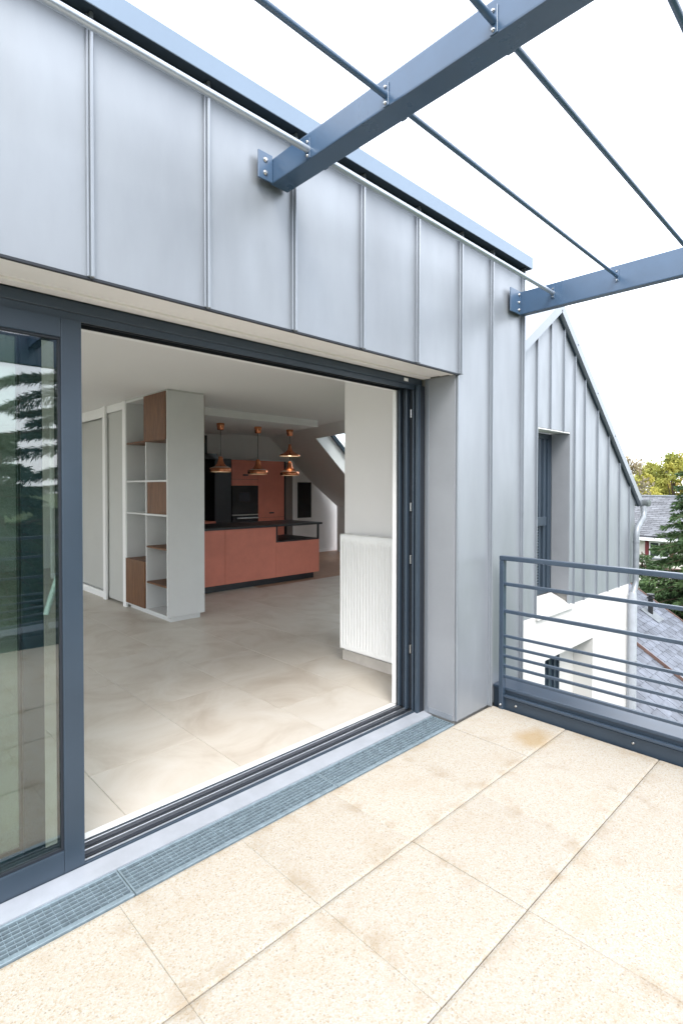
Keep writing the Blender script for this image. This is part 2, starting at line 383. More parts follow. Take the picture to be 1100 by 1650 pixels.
for j in range(len(JY)-1):
    for i in range(len(JX)-1):
        slab(JX[i]+.0006, JX[i+1]-.0006, JY[j+1]+.002, JY[j]-.002, rnd.uniform(-.0012, .0012))

# indoor floor: stone tiles on a screed, parquet by the kitchen
fl = structure('room_floor', (0, 2.3, -.05))
box('screed', -4, 3.57, 2.30, 10.7, -.25, -.012, CONC, fl)
box('screed', 3.571, 9.6, 3.56, 10.7, -.25, -.012, CONC, fl)
for i in range(-8, 14):
    x0 = .96+.6*i
    for j in range(-1, 8):
        y0 = 2.80+1.2*j+(0.6 if i % 2 else 0); y1 = y0+1.2
        y0, y1 = max(y0, 2.338), min(y1, 10.6)
        if x0 >= 4.4: y1 = min(y1, 6.40)
        if x0 > 3.0: y0 = max(y0, 3.57 if x0 > 3.5 else 3.26)
        if y1-y0 > .05 and x0+.6 < 9.4: box('floor_tile', x0+.0012, x0+.5988, y0+.0012, y1-.0012, -.012, 0, FTILE, fl, .001)
bm = bmesh.new()
yy = 6.405; k = 0
while yy < 9.1:
    xx = 4.56 - (k*.37) % .9
    while xx < 9.4:
        a, b = max(xx, 4.56), min(xx+.9, 9.4)
        if b-a > .02:
            q = bmesh.ops.create_cube(bm, size=1)['verts']
            bmesh.ops.scale(bm, vec=(b-a-.002, .088, .012), verts=q); bmesh.ops.translate(bm, vec=((a+b)/2-7, yy+.045-7.7, -.0062+rnd.uniform(0, .0006)), verts=q)
        xx += .9
    yy += .09; k += 1
pq = bm_obj('parquet', bm, PARQ, fl, (7, 7.7, 0)); pq['kind'] = 'stuff'

# ================================================================== THE HOUSE
house = thing('house', 'zinc clad house front around the wide sliding door opening', 'house', (0, 1.87, 0))
YC = 1.868
def zpanel(x0, x1, z0, z1, y=YC, parent=house, seed=0):
    """gently oil-canned zinc sheet"""
    nx, nz = 8, max(6, int((z1-z0)/.12)); bm = bmesh.new(); vv = []
    for i in range(nx+1):
        row = []
        for j in range(nz+1):
            x = x0+(x1-x0)*i/nx; z = z0+(z1-z0)*j/nz
            e = math.sin(math.pi*i/nx)*min(1, 3*math.sin(math.pi*j/nz))
            d = .007*e*noise.noise((x*2.0+seed*9, seed*3.1, z*1.9))+.002*e
            row.append(bm.verts.new((x-(x0+x1)/2, -d, z-(z0+z1)/2)))
        vv.append(row)
    for i in range(nx):
        for j in range(nz): bm.faces.new((vv[i][j], vv[i+1][j], vv[i+1][j+1], vv[i][j+1]))
    rim = [e for e in bm.edges if e.is_boundary]
    r = bmesh.ops.extrude_edge_only(bm, edges=rim)
    for v in [q for q in r['geom'] if isinstance(q, bmesh.types.BMVert)]: v.co.y = .02
    for e in rim: e.smooth = False
    o = bm_obj('cladding_panel', bm, ZINC, parent, ((x0+x1)/2, y, (z0+z1)/2), True)
    # outward winding
    me = o.data
    return o
SX = [-2.395, -1.96, -1.525, -1.09, -.655, -.22, .22, .655, 1.085, 1.515, 1.95, 2.39, 2.812]
for i in range(len(SX)-1):
    zpanel(SX[i]+.001, SX[i+1]-.001, 2.147, 2.955, seed=i+1)
zpanel(2.813, 3.168, 0.012, 2.955, seed=31); zpanel(3.170, 3.597, .012, 2.955, seed=32)
for i, x in enumerate(SX):
    z0 = 2.14 if x < 2.8 else 2.14
    box('standing_seam', x-.006, x+.006, YC-.027, YC+.004, z0, 3.0, SEAM, house, .0025)
    box('seam_fold', x-.014, x-.0062, YC-.014, YC+.003, z0+.004, 2.995, SEAM, house, .002)
for x in (3.17, 3.592):
    box('standing_seam', x-.006, x+.006, YC-.027, YC+.004, .008, 3.0, SEAM, house, .0025)
    box('seam_fold', x-.014, x-.0062, YC-.014, YC+.003, .012, 2.995, SEAM, house, .002)
box('corner_fold', 2.797, 2.8125, YC-.006, YC+.012, .01, 2.138, SEAM, house, .003)
# wall core, dark strip below the roof edge, fascia
box('wall_core', -3.4, 2.79, YC+.024, 2.33, 2.18, 3.0, CONC, house)
box('wall_core', 2.80, 3.575, YC+.024, 2.33, -.3, 3.0, CONC, house)
box('dark_wall_strip', -3.4, 3.59, YC-.002, YC+.022, 2.957, 3.0, FRAME, house)
box('fascia', -3.4, 3.615, 1.798, 1.803, 2.985, 3.066, FASCIA, house, .0015)
box('fascia_return', 3.610, 3.615, 1.8035, 2.4, 2.985, 3.066, FASCIA, house, .0015)
box('fascia_soffit', -3.4, 3.609, 1.804, YC+.02, 3.001, 3.006, FRAME, house)
box('roof', -.9, 3.609, 2.334, 10.7, 3.012, 3.058, SEAM, house)
box('roof', -4, 3.609, 1.804, 2.3335, 3.012, 3.058, SEAM, house)
box('drip_edge', -3.4, 2.80, YC-.008, YC+.004, 2.134, 2.1455, FRAMED, house, .002)
# zinc reveal of the door opening (right side) with stiffened edge
box('reveal_panel', 2.788, 2.7985, YC+.012, 2.104, .012, 2.14, REVZ, house, .001)
box('reveal_edge', 2.784, 2.7878, 2.075, 2.104, .012, 2.14, SEAM, house, .001)
box('reveal_foot', 2.781, 2.7878, YC+.02, 2.07, .014, .05, ZINC, house, .001)
# cream soffit of the roller-shutter housing: stepped profiles
box('shutter_soffit', -3.3, 2.79, YC+.006, 1.915, 2.140, 2.165, CREAM, house, .003)
box('shutter_slat', -3.3, 2.79, 1.917, 1.99, 2.146, 2.17, CREAM, house, .002)
box('shutter_slat', -3.3, 2.79, 1.992, 2.062, 2.150, 2.17, CREAM, house, .002)
box('shutter_guide', -3.3, 2.79, 2.064, 2.126, 2.1425, 2.17, CREAM, house, .004)
# side wall beyond the corner, stub wall behind the radiator
box('side_wall', 3.575, 3.597, YC+.022, 3.2, -5.4, 3.0, ZINC, house)
box('stub_wall', 3.176, 3.574, 2.332, 3.232, -.2, 2.499, PLASTER, house)
box('skirting', 3.164, 3.1758, 2.34, 3.244, 0, .085, SKIRT, house, .002)
box('skirting', 3.1758, 3.56, 3.2325, 3.244, 0, .085, SKIRT, house, .002)
box('lintel', -4, 3.176, 2.332, 2.40, 2.135, 2.499, PLASTER, house)
box('roof_build_up', -.9, 3.57, 2.335, 10.7, 2.53, 3.011, CONC, house)
# ceiling up to the diagonal slope line
def sx_(y): return 5.83+.276*(y-5.9)
poly('ceiling', [(-.9, 2.33, 2.5), (3.58, 2.33, 2.5), (3.58, 3.56, 2.5), (sx_(3.56)+.05, 3.56, 2.5), (sx_(10.7)+.05, 10.7, 2.5), (-.9, 10.7, 2.5)], (0, 0, .028), CEIL, house)
poly('bulkhead', [(3.12, 6.3, 2.4), (5.6, 6.3, 2.4), (5.6, 6.97, 2.4), (5.2, 6.97, 2.4), (5.2, 8.45, 2.4), (3.12, 8.45, 2.4)], (0, 0, .0995), CEIL, house)
# far walls
box('back_wall', 3.1, 9.6, 9.05, 9.25, -.2, 2.52, PLASTER, house)
box('back_wall', -4, 3.1, 10.6, 10.75, -.2, 2.52, PLASTER, house)
box('partition', 3.105, 3.2, 6.6, 10.6, -.1, 2.499, PLASTER, house)
box('skirting', 7.42, 8.5, 9.038, 9.0498, 0, .07, WHITE, house, .002)
# unseen left wall, two tall openings added to let more daylight in
for a, b in ((2.33, 2.9), (5.1, 5.7), (8.2, 10.7)): box('left_wall', -4.2, -4.0, a, b, -.2, 2.52, PLASTER, house)
for a, b in ((2.9, 5.1), (5.7, 8.2)): box('left_wall', -4.2, -4.0, a, b, 2.25, 2.52, PLASTER, house)
box('front_wall', -4.2, -3.3, 1.9, 2.33, -.2, 3.0, PLASTER, house)
# sloping ceiling with the skylight opening.  u: horizontal in the slope, v: down the slope
Uh = Vector((.276, 1, 0)).normalized(); Vd = Vector((1/1.037, -.276/1.037, -.8*1.037)).normalized(); Vd = (Vd - Uh*Vd.dot(Uh)).normalized()
Nn = Uh.cross(Vd); Nn = Nn if Nn.z > 0 else -Nn
O0 = Vector((5.83, 5.9, 2.5))
def S(u, v, n=0): return O0+Uh*u+Vd*v+Nn*n
def slope_slab(uv): poly('sloping_ceiling', [S(u, v) for u, v in uv], Nn*.34, CEIL, house)
V0, V1, VE = .25, 1.46, 2.30
def eu(b, v): return b+.2975*(v-V0)              # the openings run with the fall of the roof
HOLES = [(-1.45, -.10), (.42, 1.48)]  # the first opening is added, out of sight, to light the kitchen
slope_slab([(-1.75, 0), (eu(-1.45, 0), 0), (eu(-1.45, VE), VE), (-1.75, VE)])
slope_slab([(eu(-.10, 0), 0), (eu(.42, 0), 0), (eu(.42, VE), VE), (eu(-.10, VE), VE)])
slope_slab([(eu(1.48, 0), 0), (3.6, 0), (3.6, VE), (eu(1.48, VE), VE)])
for a, b in HOLES:
    slope_slab([(eu(a, 0), 0), (eu(b, 0), 0), (eu(b, V0), V0), (eu(a, V0), V0)])
    slope_slab([(eu(a, V1), V1), (eu(b, V1), V1), (eu(b, VE), VE), (eu(a, VE), VE)])
poly('knee_wall', [S(-1.75, VE), S(3.6, VE), Vector((*S(3.6, VE).xy, -.1)), Vector((*S(-1.75, VE).xy, -.1))], Vector((.16, -.044, 0)), PLASTER, house)

for (a, b), lab in zip(HOLES, ('unseen roof window added behind the radiator wall to light the kitchen', 'roof window with dark frame in the sloping ceiling beside the island')):
    skl = thing('skylight', lab, 'skylight', S((a+b)/2, .85))
    def ring4(nm, t0, t1, va, vb, n0, dn_, m_):
        # frame of width t1 inside an inset of t0
        A, B, lo, hi = a+t0, b-t0, V0+t0, V1-t0
        for q in ([(A, lo), (A+t1, lo), (A+t1, hi), (A, hi)], [(B-t1, lo), (B, lo), (B, hi), (B-t1, hi)], [(A+t1, lo), (B-t1, lo), (B-t1, lo+t1), (A+t1, lo+t1)], [(A+t1, hi-t1), (B-t1, hi-t1), (B-t1, hi), (A+t1, hi)]):
            poly(nm, [S(eu(u, v), v, n0) for u, v in q], Nn*dn_, m_, skl)
    ring4('reveal_lining', .0006, .012, 0, 0, .002, .336, WHITE)
    ring4('sash_frame', .014, .07, 0, 0, .25, .06, FRAME)
    poly('pane', [S(eu(u, v), v, .28) for u, v in ((a+.085, V0+.085), (b-.085, V0+.085), (b-.085, V1-.085), (a+.085, V1-.085))], Nn*.012, GLASS2, skl)

rfl = thing('added_roof_light', 'unseen glazed roof light added to bring daylight into the room behind the closed leaves', 'roof light', (-2.2, 6.5, 3.0))  # added glazing out of view, there to bring daylight indoors
for x in (-4.1, -3.04, -1.98, -.93):
    box('glazing_bar', x-.03, x+.03, 2.336, 10.7, 2.94, 3.01, WHITE, rfl, .003)
for x in (-4.1, -3.04, -1.98): box('pane', x+.0305, x+1.0195, 2.34, 10.69, 2.97, 2.982, GLASS2, rfl)
# ------------------------------------------------------------------ sliding door
sld = thing('sliding_door', 'anthracite aluminium sliding glass door, leaves pushed to one side of the opening', 'sliding door', (.7, 2.2, .01))
hf = box('head_profile', -3.3, 2.787, 2.128, 2.30, 2.098, 2.1415, FRAME, sld, .003)
box('head_track', -3.3, 2.72, 2.134, 2.142, 2.070, 2.0978, FRAME, hf, .001)
box('head_track', -3.3, 2.72, 2.200, 2.206, 2.082, 2.0978, FRAMED, hf, .001)
box('head_track', -3.3, 2.72, 2.262, 2.268, 2.082, 2.0978, FRAMED, hf, .001)
jf = box('jamb_profile', 2.742, 2.7835, 2.106, 2.302, .012, 2.0975, FRAMED, sld, .002)
for y0, y1, x in ((2.106, 2.128, 2.716), (2.146, 2.158, 2.722), (2.196, 2.212, 2.716), (2.226, 2.232, 2.728), (2.256, 2.270, 2.718)):
    box('jamb_rib', x, 2.7418, y0, y1, .012, 2.0975, FRAME, jf, .002)
for z in (.38, .96, 1.30, 1.9): box('lock_keep', 2.728, 2.7418, 2.172, 2.180, z, z+.055, BOLT, jf, .002)
box('roller_clip', 2.60, 2.64, 2.1245, 2.1278, 2.112, 2.132, WHITE, hf, .002)
# white indoor lining of the frame
for nm, a in (('lining', (-3.3, 2.787, 2.302, 2.334, 2.09, 2.1415)), ('lining', (2.735, 2.787, 2.3025, 2.334, .012, 2.0898)), ('lining', (-3.3, 2.7345, 2.286, 2.336, -.012, .012))):
    box(nm, *a, WHITE, sld, .003)
# threshold: sloping sill, rails and gutters
th = box('threshold', -3.3, 2.74, 2.128, 2.286, -.05, .004, FRAMED, sld)
for y, hgt, mm in ((2.130, .020, FRAME), (2.150, .016, TRACK), (2.178, .007, FRAMED), (2.205, .018, TRACK), (2.232, .008, FRAMED), (2.256, .018, TRACK), (2.276, .013, FRAME)):
    box('track_rail', -3.3, 2.735, y, y+.008, .0042, hgt+.004, mm, th, .001)
poly('sill', [(-3.3, 2.042, .006), (2.784, 2.042, .006), (2.784, 2.1275, .016), (-3.3, 2.1275, .016)], (0, 0, -.03), SILL, sld)
def leaf(x0, x1, y0, y1, z0, z1, first):
    lf = box('door_leaf', x1-.072, x1, y0, y1, z0, z1, FRAME, sld, .004)          # the leading stile; the rest hangs on it
    box('stile', x0, x0+.072, y0, y1, z0, z1, FRAME, lf, .004)
    box('rail', x0+.0722, x1-.0722, y0, y1, z0, z0+.082, FRAME, lf, .004)
    box('rail', x0+.0722, x1-.0722, y0, y1, z1-.072, z1, FRAME, lf, .004)
    a, b, c, d = x0+.0725, x1-.0725, z0+.0825, z1-.0725
    for q in ((a, a+.008, c, d), (b-.008, b, c, d), (a+.008, b-.008, c, c+.008), (a+.008, b-.008, d-.008, d)):
        box('gasket', q[0], q[1], y0+.006, y1-.006, q[2], q[3], FRAMED, lf)
    box('pane', a+.008, b-.008, y0+.014, y0+.020, c+.008, d-.008, GLASS, lf)
    box('pane', a+.008, b-.008, y0+.036, y0+.042, c+.008, d-.008, GLASS2, lf)
    return lf
l1 = leaf(-.75, .711, 2.126, 2.186, .022, 2.0695, True)
l2 = leaf(-.87, .60, 2.2135, 2.2555, .026, 2.0815, False)
h = tube('handle', [(.664, 2.187, 1.15), (.664, 2.205, 1.15), (.655, 2.2075, 1.14), (.622, 2.209, 1.03), (.606, 2.209, .975)], [.009, .009, .0095, .011, .010], WHITE, l1, 12)
box('handle_plate', .650, .678, 2.1862, 2.192, 1.06, 1.20, FRAMED, l1, .002)

# ------------------------------------------------------------------ drain gratings
def grating(x0, x1, lab):
    t = thing('drain_grating', lab, 'grating', ((x0+x1)/2, 1.955, 0), 'gratings along the door threshold')
    box('channel', x0, x1, 1.872, 2.040, -.16, -.06, FRAMED, t)
    box('frame_edge', x0+.001, x1-.001, 1.8705, 1.890, -.04, .002, GRATE, t, .001)
    box('frame_edge', x0+.001, x1-.001, 2.030, 2.0405, -.04, .002, GRATE, t, .001)
    ny = 7
    for k in range(ny-1):
        y = 1.890+(2.030-1.890)*(k+1)/ny
        box('bearing_bar', x0+.002, x1-.002, y-.0022, y+.0022, -.03, -.0005, GRATE, t)
    n = int((x1-x0)/.0255)
    for k in range(n+1):
        x = x0+.004+(x1-x0-.008)*k/n
        e = .003 if k in (0, n) else .0010
        box('cross_bar', x-e, x+e, 1.8905, 2.0295, -.018, .0008 if k in (0, n) else -.004, GRATE, t)
grating(2.01-3.6, -.206, 'galvanised drain grating running on under the closed glass leaves')
grating(-.204, .794, 'galvanised drain grating in front of the closed glass leaf')
grating(.796, 1.794, 'galvanised drain grating in the middle of the open doorway')
grating(1.796, 2.783, 'galvanised drain grating ending against the zinc reveal')

# ------------------------------------------------------------------ pergola
perg = thing('pergola', 'blue grey steel pergola of beams and thin rods bolted to the zinc wall', 'pergola', (2.4, 1.86, 2.7))
B1 = box('beam', 1.379, 1.472, -1.25, 1.853, 2.726, 2.828, STEEL, perg, .006)
B2 = box('beam', 3.514, 3.572, -1.25, 1.853, 2.656, 2.812, STEEL, perg, .005)
box('beam', -3.2, 3.66, -1.33, -1.251, 2.57, 2.83, STEEL, perg, .006)
B0 = box('beam', -.80, -.707, -1.25, 1.853, 2.726, 2.828, STEEL, perg, .006)
for x in (-3.0, 3.59): box('post', x-.05, x+.05, -1.345, -1.245, -.03, 2.569, STEEL, perg, .006)
pl = box('mounting_plate', 1.306, 1.378, 1.834, 1.842, 2.724, 2.838, STEEL, perg, .002)
for z in (2.753, 2.806): bolt('bolt', (1.340, 1.834, z), (0, -1, 0), .011, pl)
pl = box('mounting_plate', 3.372, 3.513, 1.834, 1.842, 2.652, 2.812, STEEL, perg, .002)
for z in (2.68, 2.732, 2.785): bolt('bolt', (3.486, 1.834, z), (0, -1, 0), .010, pl)
for y in (1.607, 1.207, .806, .436, .004, -.397, -.798):
    for a, b in ((-3.2, -.80), (-.707, 1.379), (1.472, 3.514)):
        rd = tube('rod', [(a, y, 2.762), (b, y, 2.745 if b > 3 else 2.762)], .0135 if y > 1.5 else .0105, ROD_GLARE if y > 1.5 else STEEL, perg, 14)
        for e, sg in ((a, 1), (b, -1)):
            if e < -3: continue
            zz = 2.745 if e > 3 else 2.762
            br = box('bracket', e+sg*.0002, e+sg*.0045, y-.012, y+.012, zz-.035, zz+.042, STEEL, rd, .001)
            bolt('bolt', (e+sg*.0045, y, zz+.028), (sg, 0, 0), .006, rd, .007)
            bolt('bolt', (e+sg*.0045, y, zz-.025), (sg, 0, 0), .006, rd, .007)

# ------------------------------------------------------------------ railings and parapet capping
def railing(name, lab, fixed, a, b, axis, posts):
    t = thing(name, lab, 'railing', (fixed, a, 0) if axis == 'y' else (a, fixed, 0))
    def bar(nm, z, hgt, wid):
        if axis == 'y': return box(nm, fixed-wid/2, fixed+wid/2, a, b, z-hgt/2, z+hgt/2, STEELR, t, min(hgt, wid)*.2)
        return box(nm, a, b, fixed-wid/2, fixed+wid/2, z-hgt/2, z+hgt/2, STEELR, t, min(hgt, wid)*.2)
    bar('top_rail', .992, .030, .042)
    for z in (.823, .645): bar('bar', z, .022, .022)
    for z in (.482, .412, .350, .284, .215, .087): bar('bar', z, .017, .017)
    for p in posts:
        if axis == 'y': q = box('post', fixed-.0205, fixed+.0205, p-.015, p+.015, -.03, .9768, STEELR, t, .003)
        else: q = box('post', p-.015, p+.015, fixed-.0205, fixed+.0205, -.03, .9768, STEELR, t, .003)
    return t
rl = railing('railing', 'blue grey steel railing with horizontal bars bolted beside the zinc corner', 3.215, -1.12, 1.808, 'y', (1.793, .2, -1.10))
bolt('bolt', (3.1935, 1.793, .03), (-1, 0, 0), .008, rl)
rl = railing('railing', 'blue grey steel railing closing the front of the terrace under the pergola beam', -1.165, -3.3, 3.215, 'x', (-3.28, -1.7, -.1, 1.5))
par = thing('parapet', 'anthracite metal upstand and capping behind the railing by the corner', 'parapet', (3.3, .3, 0))
box('upstand', 3.238, 3.40, -1.42, 1.866, -.36, .118, FRAME, par, .004)
box('capping', 3.228, 3.455, -1.43, 1.866, .1185, .138, STEELR, par, .005)
box('base_plate', 3.2255, 3.2375, -1.1, 1.80, -.02, .07, FRAME, par, .003)
for y in (1.70, 1.0, .3): bolt('bolt', (3.2255, y, .035), (-1, 0, 0), .009, par)
par2 = thing('parapet', 'anthracite metal upstand under the railing at the front of the terrace', 'parapet', (0, -1.3, 0))
box('upstand', -3.4, 3.2375, -1.40, -1.185, -.36, .118, FRAME, par2, .004)
box('capping', -3.4, 3.2275, -1.43, -1.178, .1185, .138, STEELR, par2, .005)

# lower storey
box('lower_wall', -4, 3.40, -1.38, 1.9, -5.5, -.3605, RENDERW, house)
box('lower_wall', -4, 3.57, 1.901, 10.7, -5.5, -.26, RENDERW, house)

# ================================================================== GABLE WING
wing = thing('gable_wing', 'zinc clad gable wing with a tall window above a white lower storey', 'house wing', (8, 3.24, -5.5))
YW = 3.24; AP = (7.215, 3.86)
kr = (3.86-1.20)/(10.5-7.215); kl = .70
def rz(x): return AP[1]-kr*(x-AP[0]) if x > AP[0] else max(AP[1]-kl*(AP[0]-x), 2.85)
WX = [3.6, 4.03, 4.46, 4.90, 5.33, 5.77, 6.20, 6.625, 7.02, 7.43, 7.80, 8.16, 8.65, 9.11, 9.61, 10.09, 10.40]
WIN = (6.63, 7.668, -.08, 2.24)
for a, b in zip(WX, WX[1:]):
    zb = -.215
    lo = []
    if (a > 6.6 and b < 7.5) or (a > 4.0 and b < 6.21): zb = WIN[3]
    xs = [a] + ([AP[0]] if a < AP[0] < b else []) + [b]
    if a < WIN[1] < b:           # strip that the opening cuts: right of it full height
        pts = [(a, WIN[3]), (WIN[1], WIN[3]), (WIN[1], zb), (b, zb), (b, rz(b)), (a, rz(a))]
    else: pts = [(a, zb), (b, zb)] + [(x, rz(x)) for x in reversed(xs)]
    poly('cladding_panel', [(x, YW, z) for x, z in pts], (0, .03, 0), ZINC, wing)
for x in WX[1:-1]:
    zb = -.22
    if 6.6 < x < 7.6 or 4.1 < x < 6.1: zb = WIN[3]-.005
    if abs(x-6.625) < .01: zb = -.21
    box('standing_seam', x-.006, x+.006, YW-.027, YW+.002, zb, rz(x)-.01, SEAM, wing, .0025)
# wall body behind the sheet (left of, right of and above the window)
def body(pts, m_=CONC): poly('wall', [(x, YW+.032, z) for x, z in pts], (0, .27, 0), m_, wing)
body([(3.62, -.2), (4.03, -.2), (4.03, 2.82), (3.62, 2.82)])
body([(6.20, -.2), (6.60, -.2), (6.60, rz(6.6)-.03), (6.20, rz(6.2)-.03)])
body([(4.031, 2.27), (6.199, 2.27), (6.199, rz(6.199)-.03), (5.77, 2.82), (4.031, 2.82)])
added_window = box('window', 4.032, 4.09, YW+.20, YW+.26, -.06, 2.268, FRAME, wing, .004)  # window added behind the house corner to bring daylight to the kitchen
for x in (5.085, 6.14): box('frame', x, x+.058, YW+.20, YW+.26, -.06, 2.268, FRAME, added_window, .004)
for z in (-.06, 2.21): box('frame', 4.0905, 6.1395, YW+.205, YW+.255, z, z+.056, FRAME, added_window, .004)
box('pane', 4.091, 5.084, YW+.225, YW+.235, -.003, 2.209, GLASS2, added_window)
box('pane', 5.144, 6.139, YW+.225, YW+.235, -.003, 2.209, GLASS2, added_window)
body([(7.70, -.2), (10.18, -.2), (10.18, rz(10.18)-.03), (7.70, rz(7.7)-.03)])
body([(6.601, 2.27), (7.699, 2.27), (7.699, rz(7.699)-.03), (7.215, AP[1]-.03), (6.601, rz(6.601)-.03)])
box('wall', 3.62, 10.18, YW+.303, YW+.32, 2.3, 2.6, PLASTER, wing)
box('wall', 3.62, 4.03, YW+.303, YW+.32, -.1, 2.3, PLASTER, wing)
box('wall', 6.2, 6.60, YW+.303, YW+.32, -.1, 2.3, PLASTER, wing)
box('wall', 7.70, 9.4, YW+.303, YW+.32, -.1, 2.3, PLASTER, wing)
# zinc reveal and soffit of the window
box('reveal_panel', 7.662, 7.674, YW+.004, YW+.262, -.07, 2.232, REVZ, wing, .001)
box('reveal_panel', 6.618, 6.629, YW+.004, YW+.262, -.07, 2.232, REVZ, wing, .001)
box('window_soffit', 6.63, 7.661, YW+.002, YW+.06, 2.222, 2.236, WHITE, wing, .002)
box('window_soffit', 6.63, 7.661, YW+.062, YW+.25, 2.232, 2.25, WHITE, wing, .002)
# white sill and white lower storey
poly('white_sill', [(6.62, YW-.05, -.235), (6.62, YW+.262, -.075), (6.62, YW+.262, -.26), (6.62, YW-.05, -.26)], (1.13, 0, 0), RENDERW, wing)
LW = (6.9, 8.52, -.85)          # lower window opening x0, x1, top
YR = YW-.012
poly('white_wall', [(x, YR, z) for x, z in [(3.62, -.2205), (3.62, -5.5), (LW[0], -5.5), (LW[0], LW[2]), (LW[1], LW[2]), (LW[1], -5.5), (10.085, -5.5), (10.085, -.2205)]], (0, .5, 0), RENDERW, wing)
lw = box('window', 6.9, 7.98, YR+.30, YR+.37, -3.1, LW[2]+.0, FRAME, wing, .004)
for x in (7.2, 7.42, 7.62, 7.8, 7.95): box('frame_rib', x-.016, x+.016, YR+.27, YR+.2995, -3.1, LW[2]-.004, FRAME, lw, .003)
box('infill', 7.981, 8.52, YR+.30, YR+.37, -5.4, LW[2]-.002, RENDERW, wing)
box('small_ledge', 6.2, 6.62, YR-.10, YR-.001, -1.62, -1.52, RENDERW, wing, .004)
# upper window
wn = box('window', 6.632, 6.70, YW+.265, YW+.33, -.06, 2.225, FRAME, wing, .004)
box('frame', 7.60, 7.66, YW+.265, YW+.33, -.06, 2.225, FRAME, wn, .004)
box('frame', 6.7005, 7.5995, YW+.265, YW+.33, 2.15, 2.225, FRAME, wn, .004)
box('frame', 6.7005, 7.5995, YW+.265, YW+.33, -.06, .01, FRAME, wn, .004)
for x0, x1, y in ((7.52, 7.572, .255), (7.40, 7.47, .262), (7.28, 7.33, .268)): box('sash_stile', x0, x1, YW+y, YW+.32, .0105, 2.1495, FRAME, wn, .004)
box('transom', 6.701, 7.42, YW+.225, YW+.2615, .918, 1.04, FRAME, wn, .006)
box('pane', 6.701, 7.28, YW+.285, YW+.297, .011, 2.149, GLASS2, wn)
for k in range(22): box('louvre_slat', 6.705, 7.27, YW+.262, YW+.280, .03+.04*k, .045+.04*k, FRAME, wn, .002)
# roof planes of the wing and verge trims
box('flat_roof', 3.62, 5.76, YW-.02, YW+1.33, 2.853, 2.90, SEAM, wing)
for sgn, xe in ((1, 10.56), (-1, 5.765)):
    ze = AP[1]-(kr if sgn > 0 else kl)*abs(xe-AP[0])
    d = Vector((xe-AP[0], 0, ze-AP[1])).normalized(); nrm = Vector((-d.z*sgn, 0, d.x*sgn))
    if nrm.z < 0: nrm = -nrm
    A = Vector((AP[0], 0, AP[1])); E_ = Vector((xe, 0, ze))
    def q(p, y, n): return (p.x+nrm.x*n, y, p.z+nrm.z*n)
    poly('roof_plane', [q(A, YW-.02, .01), q(E_, YW-.02, .01), q(E_, YW-.02, .06), q(A, YW-.02, .06)], (0, 1.35, 0), SEAM, wing)
    poly('verge_trim', [q(A, YW-.075, -.03), q(E_, YW-.075, -.03), q(E_, YW-.075, .085), q(A, YW-.075, .085)], (0, .05, 0), SEAM, wing)
    poly('verge_shade_strip', [q(A, YW-.0245, -.045), q(E_, YW-.0245, -.045), q(E_, YW-.0245, .005), q(A, YW-.0245, .005)], (0, .02, 0), FRAME, wing)  # solid dark strip painting the shadow below the verge trim
    if sgn > 0:
        for k in range(4): tube('roof_screw', [Vector(q(A+(E_-A)*(.15+.22*k), YW-.08, .03)), Vector(q(A+(E_-A)*(.15+.22*k), YW-.076, .03))], .008, FRAMED, wing, 8)
# gutter end and downpipes
bm = bmesh.new(); seg = 10; ring = []
for y in (0, 1.4):
    ring.append([[bm.verts.new((r*math.cos(math.pi+math.pi*k/seg), y, r*math.sin(math.pi+math.pi*k/seg))) for k in range(seg+1)] for r in (.115, .108)])
for k in range(seg):
    for rr in (0, 1): bm.faces.new((ring[0][rr][k], ring[0][rr][k+1], ring[1][rr][k+1], ring[1][rr][k]))
    bm.faces.new((ring[0][0][k], ring[0][0][k+1], ring[0][1][k+1], ring[0][1][k]))
bm.faces.new(ring[0][1])
bm_obj('gutter', bm, LEAD, wing, (10.665, YW-.16, 1.235), True)
tube('downpipe', [(10.60, 3.16, 1.13), (10.59, 3.15, 1.02), (10.53, 3.14, .93), (10.24, 3.14, .76), (10.19, 3.14, .68), (10.18, 3.14, .60), (10.17, 3.14, -.14), (10.16, 3.14, -.21), (10.10, 3.14, -.30), (10.03, 3.14, -.38)], .05, LEAD, wing, 16)
tube('downpipe', [(10.04, 3.14, -.34), (10.035, 3.14, -.45), (10.035, 3.14, -5.45)], [.05, .066, .066], SILL, wing, 16)
for z, x, r in ((.50, 10.18, .056), (-1.55, 10.035, .072)): tube('pipe_clamp', [(x, 3.14, z), (x, 3.14, z+.03)], r, LEAD, wing, 16)

# ================================================================== INDOOR THINGS
# radiator
rad = thing('radiator', 'white ribbed panel radiator hung on the short wall by the door', 'radiator', (3.12, 2.85, .13))
RY0, RY1, RZ0, RZ1, RX = 2.45, 3.197, .128, 1.062, 3.082
box('back_panel', 3.135, 3.15, RY0+.01, RY1-.01, RZ0+.02, RZ1-.03, RADW, rad, .003)
